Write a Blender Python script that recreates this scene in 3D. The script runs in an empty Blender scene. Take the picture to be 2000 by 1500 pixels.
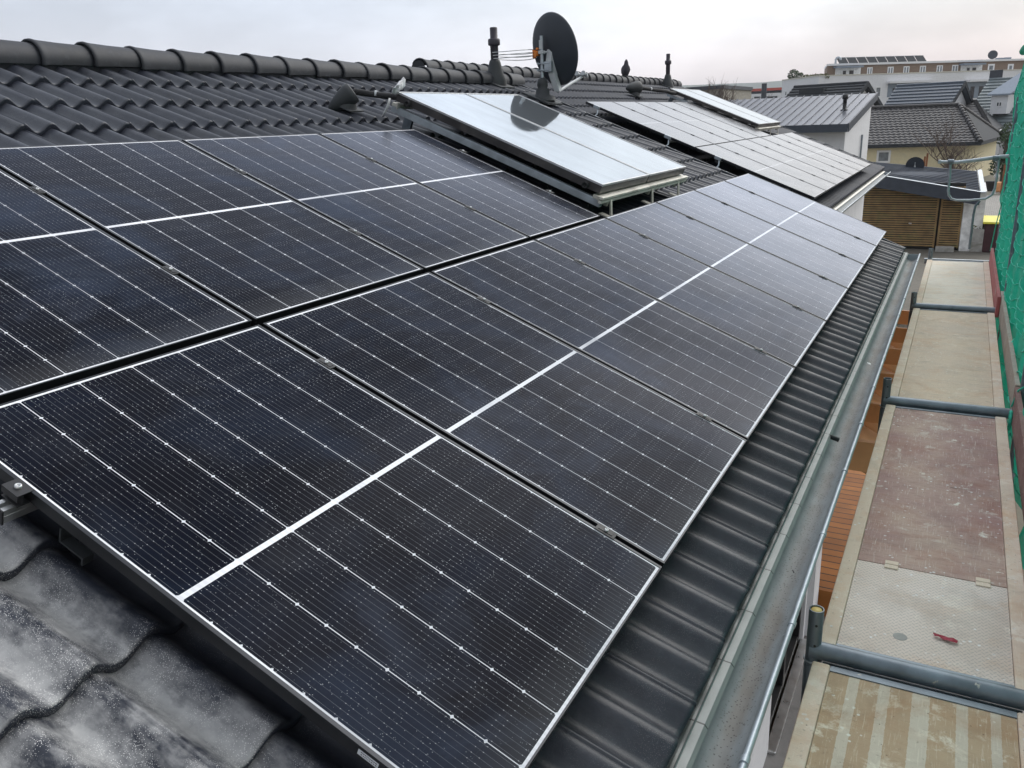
import bpy, math, random
from math import sin, cos, pi, radians, sqrt, floor
from mathutils import Vector as V, Matrix, noise as mnoise
random.seed(7)
sc = bpy.context.scene
col = sc.collection
# ---------------------------------------------------------------- camera
F_PX = 1611.1; CAM = V((0.6906, -2.2133, 1.3328)); YAW, PITCH, ROLL = -0.4975, 0.3072, -0.0386
fw = V((sin(YAW)*cos(PITCH), cos(YAW)*cos(PITCH), -sin(PITCH)))
r0 = V((cos(YAW), -sin(YAW), 0)); u0 = r0.cross(fw)
RT = r0*cos(ROLL)+u0*sin(ROLL); UP = -r0*sin(ROLL)+u0*cos(ROLL)
cd = bpy.data.cameras.new('camera'); cam = bpy.data.objects.new('camera', cd); col.objects.link(cam)
cd.sensor_width = 36; cd.lens = 36*F_PX/2000; cd.clip_start = .05; cd.clip_end = 8000
cam.matrix_world = Matrix(((RT.x, UP.x, -fw.x, CAM.x), (RT.y, UP.y, -fw.y, CAM.y), (RT.z, UP.z, -fw.z, CAM.z), (0, 0, 0, 1)))
sc.camera = cam
# measured sight lines, used to survey where real points of the place lie
def ray(x, y): return (fw*F_PX + RT*(x-1000) + UP*(750-y)).normalized()
def onpl(x, y, P, n):
    d = ray(x, y); return CAM + d*((P-CAM).dot(n)/d.dot(n))
def atY(x, y, Y): return onpl(x, y, V((0, Y, 0)), V((0, 1, 0)))
def atX(x, y, X): return onpl(x, y, V((X, 0, 0)), V((1, 0, 0)))
def atZ(x, y, Z): return onpl(x, y, V((0, 0, Z)), V((0, 0, 1)))
A = 0.3911
S = V((-cos(A), 0, sin(A))); N = V((sin(A), 0, cos(A)))
def rp(u, v, n=0): return V((0, u, 0)) + S*v + N*n
def rmat(u=0, v=0, n=0):
    o = rp(u, v, n)
    return Matrix(((0, S.x, N.x, o.x), (1, S.y, N.y, o.y), (0, S.z, N.z, o.z), (0, 0, 0, 1)))
GZ = -3.3
# ---------------------------------------------------------------- object helpers
MW = {}
def tag(o, label=None, cat=None, group=None, kind=None):
    if label: o['label'] = label
    if cat: o['category'] = cat
    if group: o['group'] = group
    if kind: o['kind'] = kind
    return o
def thing(name, label, cat, M=None, group=None):
    o = bpy.data.objects.new(name, None); col.objects.link(o); o.empty_display_size = .1
    M = M if M is not None else Matrix.Identity(4)
    if isinstance(M, V): M = Matrix.Translation(M)
    o.matrix_world = M; MW[o.name] = M.copy(); return tag(o, label, cat, group)
class MB:
    def __init__(s): s.v = []; s.f = []; s.m = []; s.sm = []
    def add(s, vs, fs, m=0, sm=False):
        b = len(s.v); s.v += [V(p) for p in vs]
        for f in fs: s.f.append([b+i for i in f]); s.m.append(m); s.sm.append(sm)
    def box(s, lo, hi, m=0, M=None, bev=0):
        x0, y0, z0 = lo; x1, y1, z1 = hi
        if bev > 0:
            b = bev; r = []
            for (z, i) in ((z0, b), (z0+b, 0), (z1-b, 0), (z1, b)):
                for (x, y) in ((x0, y0), (x1, y0), (x1, y1), (x0, y1)):
                    sx = 1 if x == x0 else -1; sy = 1 if y == y0 else -1
                    r += [(x+sx*(b if i == 0 else b*1.7), y+sy*(0 if i == 0 else b*.7), z), (x+sx*(0 if i == 0 else b*.7), y+sy*(b if i == 0 else b*1.7), z)]
            # order each ring consistently
            def ring(k):
                q = r[8*k:8*k+8]; return [q[1], q[0], q[2], q[3], q[5], q[4], q[6], q[7]]
            vs = [p for k in range(4) for p in ring(k)]
            fs = []
            for k in range(3):
                for i in range(8):
                    j = (i+1) % 8; fs.append([k*8+i, k*8+j, k*8+8+j, k*8+8+i])
            fs.append(list(range(7, -1, -1))); fs.append(list(range(24, 32)))
        else:
            vs = [(x0, y0, z0), (x1, y0, z0), (x1, y1, z0), (x0, y1, z0), (x0, y0, z1), (x1, y0, z1), (x1, y1, z1), (x0, y1, z1)]
            fs = [(0, 3, 2, 1), (4, 5, 6, 7), (0, 1, 5, 4), (1, 2, 6, 5), (2, 3, 7, 6), (3, 0, 4, 7)]
        if M is not None: vs = [M @ V(p) for p in vs]
        s.add(vs, fs, m)
    def tube(s, pts, r, n=10, m=0, cap=True, sm=True, up=None):
        pts = [V(p) for p in pts]; rr = r if isinstance(r, (list, tuple)) else [r]*len(pts)
        vs = []; prev = None
        for i, p in enumerate(pts):
            t = (pts[min(i+1, len(pts)-1)]-pts[max(i-1, 0)]).normalized()
            if prev is None:
                a = V((0, 0, 1)) if abs(t.z) < .9 else V((1, 0, 0)); x = t.cross(a).normalized()
            else:
                x = (prev - t*prev.dot(t))
                x = x.normalized() if x.length > 1e-6 else t.orthogonal().normalized()
            prev = x; y = t.cross(x)
            for k in range(n):
                a = 2*pi*k/n; vs.append(p + (x*cos(a)+y*sin(a))*rr[i])
        fs = []
        for i in range(len(pts)-1):
            for k in range(n):
                j = (k+1) % n; fs.append((i*n+k, i*n+j, (i+1)*n+j, (i+1)*n+k))
        s.add(vs, fs, m, sm)
        if cap:
            s.add(vs[:n], [list(range(n-1, -1, -1))], m); s.add(vs[-n:], [list(range(n))], m)
    def lathe(s, prof, M=None, n=24, m=0, sm=True, cap=True):
        vs = []
        for (r, z) in prof:
            for k in range(n): vs.append(V((r*cos(2*pi*k/n), r*sin(2*pi*k/n), z)))
        if M is not None: vs = [M @ p for p in vs]
        fs = [(i*n+k, i*n+(k+1) % n, (i+1)*n+(k+1) % n, (i+1)*n+k) for i in range(len(prof)-1) for k in range(n)]
        s.add(vs, fs, m, sm)
        if cap:
            s.add(vs[:n], [list(range(n-1, -1, -1))], m); s.add(vs[-n:], [list(range(n))], m)
    def grid(s, rows, m=0, sm=True, close=False):
        n = len(rows[0]); vs = [p for r in rows for p in r]
        fs = [(i*n+k, i*n+k+1, (i+1)*n+k+1, (i+1)*n+k) for i in range(len(rows)-1) for k in range(n-1)]
        s.add(vs, fs, m, sm)
    def poly(s, pts, m=0): s.add(pts, [list(range(len(pts)))], m)
    def prism(s, pts, d, m=0):
        d = V(d); n = len(pts); pts = [V(p) for p in pts]
        s.add(pts+[p+d for p in pts], [list(range(n))[::-1], list(range(n, 2*n))]+[(i, (i+1) % n, n+(i+1) % n, n+i) for i in range(n)], m)
    def build(s, name, mats, parent=None, M=None, local=False, sm_angle=None):
        """vertices given in frame M (world if M None); local=True: frame is the parent's"""
        me = bpy.data.meshes.new(name); me.from_pydata([tuple(p) for p in s.v], [], s.f)
        mats = mats if isinstance(mats, (list, tuple)) else [mats]
        for x in mats: me.materials.append(x)
        for i, p in enumerate(me.polygons): p.material_index = min(s.m[i], len(mats)-1); p.use_smooth = s.sm[i]
        me.update()
        o = bpy.data.objects.new(name, me); col.objects.link(o)
        W = M if M is not None else Matrix.Identity(4)
        if parent is not None:
            if local: W = MW[parent.name]
            o.parent = parent; o.matrix_basis = MW[parent.name].inverted() @ W
        else: o.matrix_world = W
        MW[o.name] = W.copy(); return o
def fixn(o):
    import bmesh
    bm = bmesh.new(); bm.from_mesh(o.data); bmesh.ops.recalc_face_normals(bm, faces=bm.faces); bm.to_mesh(o.data); bm.free(); return o
def weld(o, d=1e-5):
    import bmesh
    bm = bmesh.new(); bm.from_mesh(o.data); bmesh.ops.remove_doubles(bm, verts=bm.verts, dist=d); bm.to_mesh(o.data); bm.free(); return o
def copy_tree(o, M, label=None, group=None):
    r = o.copy(); col.objects.link(r); r.matrix_world = M; MW[r.name] = M.copy()
    if label: r['label'] = label
    if group: r['group'] = group
    for ch in list(o.children):
        c = ch.copy(); col.objects.link(c); c.parent = r; c.matrix_basis = ch.matrix_basis.copy()
        for g in ch.children:
            d = g.copy(); col.objects.link(d); d.parent = c; d.matrix_basis = g.matrix_basis.copy()
    return r
# ---------------------------------------------------------------- material helpers
class G:
    def __init__(s, name):
        s.mat = bpy.data.materials.new(name); s.mat.use_nodes = True; s.t = s.mat.node_tree; s.n = s.t.nodes
        s.b = s.n['Principled BSDF']; s.tc = s.n.new('ShaderNodeTexCoord'); s._xyz = None
    def link(s, a, b): s.t.links.new(a, b)
    def setin(s, sock, v):
        if hasattr(v, 'is_output') or isinstance(v, bpy.types.NodeSocket): s.link(v, sock)
        else: sock.default_value = v
    def m(s, op, a, b=None, c=None, clamp=False):
        n = s.n.new('ShaderNodeMath'); n.operation = op; n.use_clamp = clamp
        for i, v in enumerate((a, b, c)):
            if v is not None: s.setin(n.inputs[i], v)
        return n.outputs[0]
    def xyz(s, kind='Object'):
        n = s.n.new('ShaderNodeSeparateXYZ'); s.link(s.tc.outputs[kind], n.inputs[0]); return n.outputs
    def vec(s, x=1, y=1, z=1, kind='Object'):
        n = s.n.new('ShaderNodeMapping'); s.link(s.tc.outputs[kind], n.inputs[0]); n.inputs['Scale'].default_value = (x, y, z); return n.outputs[0]
    def comb(s, x, y, z=0.):
        n = s.n.new('ShaderNodeCombineXYZ')
        for i, v in enumerate((x, y, z)): s.setin(n.inputs[i], v)
        return n.outputs[0]
    def noise(s, scale, v=None, detail=4, rough=.55, dist=0., colr=False):
        n = s.n.new('ShaderNodeTexNoise'); n.inputs['Scale'].default_value = scale; n.inputs['Detail'].default_value = detail
        n.inputs['Roughness'].default_value = rough; n.inputs['Distortion'].default_value = dist
        s.link(v if v is not None else s.tc.outputs['Object'], n.inputs['Vector']); return n.outputs['Color' if colr else 'Fac']
    def voro(s, scale, v=None, feat='F1', out='Distance', rnd=1.):
        n = s.n.new('ShaderNodeTexVoronoi'); n.feature = feat; n.inputs['Scale'].default_value = scale; n.inputs['Randomness'].default_value = rnd
        s.link(v if v is not None else s.tc.outputs['Object'], n.inputs['Vector']); return n.outputs[out]
    def ramp(s, fac, stops, interp='LINEAR'):
        n = s.n.new('ShaderNodeValToRGB'); n.color_ramp.interpolation = interp; e = n.color_ramp.elements
        while len(e) < len(stops): e.new(.5)
        for i, (p, c) in enumerate(stops):
            e[i].position = p; e[i].color = (c, c, c, 1) if isinstance(c, (int, float)) else (*c, 1)
        s.link(fac, n.inputs[0]); return n.outputs[0]
    def mix(s, f, a, b, mode='MIX'):
        n = s.n.new('ShaderNodeMix'); n.data_type = 'RGBA'; n.blend_type = mode
        s.setin(n.inputs[0], f)
        for i, v in ((6, a), (7, b)):
            if isinstance(v, tuple): v = (*v, 1) if len(v) == 3 else v
            elif isinstance(v, (int, float)): v = (v, v, v, 1)
            s.setin(n.inputs[i], v)
        return n.outputs[2]
    def bump(s, h, strength=.3, dist=.01):
        n = s.n.new('ShaderNodeBump'); n.inputs['Strength'].default_value = strength; n.inputs['Distance'].default_value = dist
        s.link(h, n.inputs['Height']); s.link(n.outputs[0], s.b.inputs['Normal'])
    def out(s, color=None, rough=None, metal=None, ior=None, spec=None):
        for k, v in (('Base Color', color), ('Roughness', rough), ('Metallic', metal), ('IOR', ior), ('Specular IOR Level', spec)):
            if v is None: continue
            if isinstance(v, tuple): v = (*v, 1)
            s.setin(s.b.inputs[k], v)
        return s.mat
def simple(name, c, rough=.6, metal=0., var=.25, scale=6., bump=0., bscale=60., dirt=None, dirts=(.5, .7), ior=None, dscale=3.):
    g = G(name); n1 = g.noise(scale, detail=6); n2 = g.noise(bscale, detail=3)
    c0 = tuple(x*(1-var) for x in c); c1 = tuple(min(1, x*(1+var)) for x in c)
    k = g.mix(g.ramp(n1, [(.3, 0.), (.7, 1.)]), c0, c1)
    k = g.mix(g.m('MULTIPLY', n2, .12), k, tuple(x*.6 for x in c))
    if dirt:
        f = g.ramp(g.noise(dscale, detail=8, rough=.65, dist=.5), [(dirts[0], 0.), (dirts[1], 1.)]); k = g.mix(f, k, dirt)
    r = g.m('ADD', g.m('MULTIPLY', g.m('SUBTRACT', n1, .5), .25), rough, clamp=True)
    if bump: g.bump(n2, bump, .004)
    return g.out(k, r, metal, ior)
M_ = {}
M_['white_wall'] = simple('white_render', (.74, .74, .76), .9, var=.04, bump=.15, bscale=120, dirt=(.6, .6, .62), dirts=(.55, .8))
M_['grey_and_shaded_wall'] = simple('grey_and_shaded_render', (.58, .58, .6), .9, var=.05)
M_['yellow_wall'] = simple('pale_yellow_render', (.68, .60, .40), .9, var=.06, dirt=(.55, .5, .38), dirts=(.5, .8))
M_['pink_lit_wall'] = simple('pink_light_on_render', (.6, .36, .28), .9, var=.06)  # pinkish light on the bungalow wall, put into a colour
M_['brown_wall'] = simple('brown_render', (.22, .16, .12), .85, var=.08)
M_['black'] = simple('black_plastic', (.015, .015, .017), .5, var=.2)
M_['frame'] = simple('black_anodised_aluminium', (.035, .037, .042), .32, metal=.7, var=.15, scale=3)
M_['frame_edge'] = simple('worn_bright_aluminium_edge', (.5, .51, .53), .35, metal=.8, var=.1)
M_['alu'] = simple('mill_aluminium', (.62, .62, .62), .32, metal=.85, var=.12, scale=12, dirt=(.35, .34, .3), dirts=(.55, .8))
M_['alu_dull'] = simple('weathered_cream_aluminium', (.6, .58, .52), .5, metal=.4, var=.12, dirt=(.25, .23, .2), dirts=(.55, .75), dscale=9)
M_['rubber'] = simple('black_rubber_sleeve', (.018, .018, .02), .75, bump=.4, bscale=90)
M_['galv'] = simple('galvanised_steel_tube', (.2, .235, .27), .45, metal=.5, var=.3, scale=9, dirt=(.5, .48, .43), dirts=(.66, .7), bump=.1, dscale=14)
M_['galv_light'] = simple('pale_galvanised_steel', (.42, .46, .5), .4, metal=.5, var=.2, scale=9)
M_['pvc_pipe'] = simple('dark_violet_grey_plastic_pipe', (.035, .03, .042), .5, var=.2)
M_['boot'] = simple('dark_grey_lead_boot', (.03, .034, .038), .6, bump=.4, bscale=30)
M_['dish'] = simple('anthracite_painted_steel', (.035, .042, .055), .5, var=.12)
M_['lightgrey'] = simple('light_grey_plastic', (.5, .52, .54), .5, var=.1)
M_['orange'] = simple('orange_plastic', (.75, .22, .03), .5)
M_['foil'] = simple('crumpled_white_film', (.72, .72, .74), .4, bump=.6, bscale=25)
M_['concrete'] = simple('concrete', (.36, .35, .33), .9, var=.2, bump=.3, dirt=(.2, .19, .16), dirts=(.5, .7))
M_['timber_dark'] = simple('weathered_dark_timber', (.32, .21, .1), .8, var=.35, scale=3, dirt=(.2, .19, .08), dirts=(.5, .7))
M_['timber_orange'] = simple('orange_stained_timber', (.97, .47, .22), .55, var=.15, scale=4, dirt=(.6, .25, .12), dirts=(.55, .8))
M_['wood_post'] = simple('rust_brown_timber', (.26, .1, .045), .8, var=.35)
M_['bark'] = simple('grey_brown_bark', (.12, .09, .075), .9, var=.3)
M_['glasspane'] = simple('dark_window_glass', (.02, .025, .03), .08, var=.3, ior=1.5)
M_['curtain'] = simple('window_with_net_curtain', (.18, .2, .22), .3, var=.4, scale=4)
M_['whiteframe'] = simple('white_window_frame', (.75, .75, .76), .5, var=.03)
M_['red'] = simple('red_film_scrap', (.4, .03, .06), .5, bump=.4)
M_['redpaint'] = simple('faded_red_paint_board', (.42, .12, .12), .75, var=.2, scale=8, dirt=(.5, .4, .36), dirts=(.6, .75), bump=.2)
M_['yellow'] = simple('yellow_bin_lid', (.75, .68, .08), .5, var=.08)
M_['leafgreen'] = simple('dark_green_foliage', (.045, .07, .03), .8, var=.5, scale=2)
M_['moss'] = simple('mossy_plants', (.09, .1, .035), .9, var=.5, scale=5, dirt=(.2, .16, .1), dirts=(.5, .6))
M_['yellow_plug'] = simple('yellow_plastic_plug', (.8, .6, .22), .5)
M_['slate'] = simple('dark_slate_membrane', (.05, .056, .07), .55, var=.2)
M_['fascia'] = simple('dark_grey_metal_fascia', (.045, .055, .075), .4, metal=.2, var=.15)
M_['feather'] = simple('grey_feathers', (.07, .065, .08), .8, var=.3, scale=20)
M_['sticker'] = simple('white_sticker', (.6, .62, .65), .5, var=.05)
def mat_tile(name, base, dusty, pitch=.163, row=.39, rough=.25):
    g = G(name); x, y, z = g.xyz()
    ti = g.m('FLOOR', g.m('DIVIDE', x, pitch*2)); ri = g.m('FLOOR', g.m('DIVIDE', g.m('ADD', y, .31), row))
    wn = g.n.new('ShaderNodeTexWhiteNoise'); g.link(g.comb(ti, ri), wn.inputs['Vector']); rnd = wn.outputs['Value']
    k = g.mix(rnd, tuple(c*.75 for c in base), tuple(c*1.3 for c in base))
    n1 = g.noise(2.2, detail=8, rough=.65); n2 = g.noise(14, detail=8, rough=.7, dist=.6); n3 = g.noise(160, detail=4)
    k = g.mix(g.ramp(n2, [(.35, 0.), (.7, .55)]), k, tuple(c*1.9+.01 for c in base))
    if dusty:
        # pale dried dust where people walked in the near corner, running out towards the ridge
        near = g.m('MULTIPLY', g.ramp(g.m('ADD', g.m('MULTIPLY', x, -.5), 0), [(.545, 0.), (.61, 1.)]), g.ramp(y, [(0., 1.), (1., 1.)]))
        ph = g.m('COSINE', g.m('MULTIPLY', x, 2*pi/pitch))       # +1 on the crest, -1 in the trough, where dust settles
        n4 = g.noise(13, g.vec(1, .5, 1), detail=10, rough=.68); n5 = g.noise(5, detail=5)
        f = g.ramp(g.m('ADD', g.m('ADD', n4, g.m('MULTIPLY', ph, -.10)), g.m('MULTIPLY', g.m('SUBTRACT', n5, .5), .7)), [(.36, 0.), (.62, .82)])
        nz = g.xyz('Normal')[2]; f = g.m('MULTIPLY', f, g.ramp(nz, [(.45, 0.), (.8, 1.)]))
        f = g.m('MULTIPLY', f, g.m('ADD', g.m('MULTIPLY', near, .95), .05))
        k = g.mix(f, k, g.mix(g.noise(40, detail=6), (.28, .28, .285), (.62, .61, .6)))
        st = g.m('MULTIPLY', g.m('LESS_THAN', g.voro(260), .24), g.ramp(g.noise(9, detail=5), [(.43, 0.), (.58, 1.)]))
        st = g.m('MULTIPLY', st, g.m('ADD', g.m('MULTIPLY', near, .9), .12))
        k = g.mix(st, k, (.75, .73, .72))
    else:
        f = g.m('MULTIPLY', g.ramp(n2, [(.55, 0.), (.75, .6)]), .3); k = g.mix(f, k, (.2, .2, .21))
    r = g.m('ADD', g.m('MULTIPLY', n2, .3), rough)
    hb = g.m('ADD', g.m('MULTIPLY', n2, .6), g.m('MULTIPLY', n3, .35)); g.bump(hb, .35, .004)
    return g.out(k, r, 0., 1.5)
M_['tile'] = mat_tile('anthracite_concrete_tiles', (.016, .019, .029), True)
M_['ridge'] = mat_tile('matt_ridge_tiles', (.013, .015, .021), False, rough=.46)
M_['tile2'] = mat_tile('anthracite_concrete_tiles_twin_house', (.02, .023, .033), False, rough=.42)
M_['tile_far'] = mat_tile('dark_brown_grey_roof_tiles', (.05, .048, .05), False, rough=.5)
def mat_pv(name, W, L, ncol, nrow, mg, bot, gapw, nb=10, linecol=.45, faint=1.):
    g = G(name); x, y, z = g.xyz()
    cp = (W-2*mg)/ncol; half = (L-2*bot-gapw)/2; rpitch = half/nrow
    A_ = lambda a, b: g.m('ADD', a, b); Mu = lambda a, b: g.m('MULTIPLY', a, b); Lt = lambda a, b: g.m('LESS_THAN', a, b); Mx = lambda a, b: g.m('MAXIMUM', a, b)
    xr = g.m('DIVIDE', g.m('SUBTRACT', x, mg), cp); fx = g.m('FRACT', xr)
    dxe = Mu(g.m('MINIMUM', fx, g.m('SUBTRACT', 1., fx)), cp)          # metres to the nearest column boundary
    up_ = g.m('GREATER_THAN', y, bot+half+gapw/2)
    yl = g.m('SUBTRACT', g.m('SUBTRACT', y, bot), Mu(up_, half+gapw))
    yr = g.m('DIVIDE', yl, rpitch); fy = g.m('FRACT', yr)
    dye = Mu(g.m('MINIMUM', fy, g.m('SUBTRACT', 1., fy)), rpitch)
    inx = Mu(g.m('GREATER_THAN', x, mg), Lt(x, W-mg)); iny = Mu(g.m('GREATER_THAN', yl, 0.), Lt(yl, half)); ins = Mu(inx, iny)
    colgap = Lt(dxe, .0013)
    dia = Lt(A_(dxe, Mu(dye, 1.25)), .0068)
    fb = g.m('FRACT', Mu(fx, float(nb))); db = Mu(g.m('ABSOLUTE', g.m('SUBTRACT', fb, .5)), cp/nb)
    bus = Lt(db, .00042)
    rowg = Lt(dye, .0007)
    dots = Mu(Lt(g.m('ABSOLUTE', g.m('SUBTRACT', dye, .0105)), .0014), Lt(db, .001))
    hz = g.noise(1.7, detail=5, rough=.6, dist=.4); oi = g.n.new('ShaderNodeObjectInfo')
    k = g.mix(g.ramp(hz, [(.4, 0.), (.68, 1.)]), (.0035, .0035, .006), (.006, .009, .019))
    # each cell a shade of its own
    wn = g.n.new('ShaderNodeTexWhiteNoise'); g.link(g.comb(g.m('FLOOR', xr), g.m('FLOOR', g.m('DIVIDE', y, rpitch)), Mu(oi.outputs['Random'], 57.)), wn.inputs['Vector'])
    k = g.mix(Mu(wn.outputs['Value'], .3), k, (.008, .008, .012))
    k = g.mix(Mu(bus, .5*faint), k, (.26, .27, .30))
    k = g.mix(Mu(rowg, .5*faint), k, (.02, .02, .025))
    k = g.mix(Mu(dots, .42*faint), k, (.75, .76, .8))
    k = g.mix(Mu(Mx(colgap, dia), faint), k, (linecol+.25, linecol+.26, linecol+.3))
    strip = g.m('MULTIPLY', g.m('LESS_THAN', g.m('ABSOLUTE', g.m('SUBTRACT', y, L/2)), gapw/2), 1.)
    ribbon = g.m('ADD', .8, Mu(Lt(g.m('FRACT', Mu(fx, float(nb))), .5), -.06))
    white = g.comb(Mu(ribbon, 1.1), Mu(ribbon, 1.1), Mu(ribbon, 1.15))
    k = g.mix(g.m('SUBTRACT', 1., ins), k, white if faint > .9 else (.5, .51, .55))
    # dust, droplets, grit; the bluish sm, sm2 blotches are painted cloud reflections
    sp = Mu(Lt(g.voro(95, g.vec(1, 1, .0)), .105), g.ramp(g.noise(3.1, detail=3), [(.4, 0.), (.6, 1.)])); k = g.mix(Mu(sp, .8), k, (.6, .62, .65))
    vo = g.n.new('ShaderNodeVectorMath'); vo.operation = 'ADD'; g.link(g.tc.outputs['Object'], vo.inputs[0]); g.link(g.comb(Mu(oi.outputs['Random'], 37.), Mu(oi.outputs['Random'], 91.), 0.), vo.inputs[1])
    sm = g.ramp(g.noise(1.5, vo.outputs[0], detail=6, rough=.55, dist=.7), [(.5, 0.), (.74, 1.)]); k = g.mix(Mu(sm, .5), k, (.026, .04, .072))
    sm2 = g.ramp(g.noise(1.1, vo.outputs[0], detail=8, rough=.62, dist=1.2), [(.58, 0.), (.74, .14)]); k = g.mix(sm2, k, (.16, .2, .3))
    dust = g.ramp(g.noise(4, detail=9, rough=.7, dist=.8), [(.5, 0.), (.8, .05)]); k = g.mix(dust, k, (.3, .32, .36))
    dl = Mu(g.ramp(g.m('DIVIDE', yl, .12), [(0., 1.), (1., 0.)]), g.m('SUBTRACT', 1., up_)); k = g.mix(Mu(dl, .07), k, (.4, .4, .4))
    r = A_(Mu(g.ramp(g.noise(2.3, detail=6, rough=.6), [(.35, 0.), (.7, 1.)]), .09), .13)
    g.out(k, .5, 0., 1.4); g.b.inputs['Specular IOR Level'].default_value = 0.
    lw = g.n.new('ShaderNodeLayerWeight'); lw.inputs['Blend'].default_value = .5
    fr = g.ramp(lw.outputs['Facing'], [(0., .003), (.35, .005), (.55, .016), (.67, .06), (.73, .15), (.79, .34), (.84, .52), (.9, .67), (1., .95)])
    gl = g.n.new('ShaderNodeBsdfGlossy'); gl.inputs['Color'].default_value = (.86, .89, 1, 1) if faint > .9 else (.94, .93, .94, 1); g.link(r, gl.inputs['Roughness'])
    ms = g.n.new('ShaderNodeMixShader'); g.link(fr, ms.inputs[0]); g.link(g.b.outputs[0], ms.inputs[1]); g.link(gl.outputs[0], ms.inputs[2])
    g.link(ms.outputs[0], g.n['Material Output'].inputs[0]); return g.mat
PW, PL = 1.134, 1.70; QW, QL = 1.112, 1.886
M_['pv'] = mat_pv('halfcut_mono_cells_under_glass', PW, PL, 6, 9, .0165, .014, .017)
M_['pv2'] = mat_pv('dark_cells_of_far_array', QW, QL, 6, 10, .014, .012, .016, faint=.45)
def mat_collector():
    g = G('flat_plate_collector_glass'); n = g.noise(1.2, detail=3)
    g.bump(g.noise(.9, detail=1), .06, .05)
    sm = g.ramp(g.noise(2.2, g.vec(2.5, .7, 1), detail=8, rough=.65, dist=.5), [(.4, 0.), (.7, 1.)])
    return g.out(g.mix(sm, (.56, .61, .65), (.47, .51, .55)), g.m('ADD', g.m('MULTIPLY', sm, .07), .02), .84, 2.)
M_['absorber'] = mat_collector()
def mat_gutter():
    g = G('zinc_gutter_with_silt'); x, y, z = g.xyz()
    c = g.mix(g.noise(7, detail=7, rough=.65), (.16, .18, .19), (.31, .34, .35))
    st = g.ramp(g.noise(5, g.vec(6, 1.2, 1), detail=8, rough=.7), [(.35, 0.), (.65, 1.)])
    c = g.mix(g.m('MULTIPLY', st, .35), c, (.42, .44, .45))
    dx = g.m('ABSOLUTE', g.m('SUBTRACT', x, .273)); dx = g.m('ADD', dx, g.m('MULTIPLY', g.m('SUBTRACT', g.noise(6, detail=6), .5), .05))
    inner = g.m('MULTIPLY', g.ramp(dx, [(.014, 1.), (.038, 0.)]), g.m('LESS_THAN', x, .335))
    inner = g.m('MULTIPLY', inner, g.ramp(g.noise(2.5, detail=6), [(.3, .3), (.6, 1.)]))
    c = g.mix(g.m('MULTIPLY', inner, .75), c, (.16, .135, .11))
    sp = g.m('MULTIPLY', g.m('LESS_THAN', g.voro(90), .24), g.ramp(dx, [(.02, 1.), (.05, .1)])); c = g.mix(g.m('MULTIPLY', sp, .7), c, (.03, .025, .02))
    g.bump(g.noise(40, detail=4), .15, .003)
    return g.out(c, .6, .15)
M_['gutter'] = mat_gutter()
def mat_strip():
    g = G('pale_zinc_eaves_strip'); x, y, z = g.xyz()
    f = g.m('FRACT', g.m('MULTIPLY', y, 3.3)); ln = g.m('LESS_THAN', f, .02)
    c = g.mix(g.noise(12, detail=6), (.24, .25, .25), (.33, .34, .33)); c = g.mix(ln, c, (.08, .08, .08))
    return g.out(c, .5, .3)
M_['strip'] = mat_strip()
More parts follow.
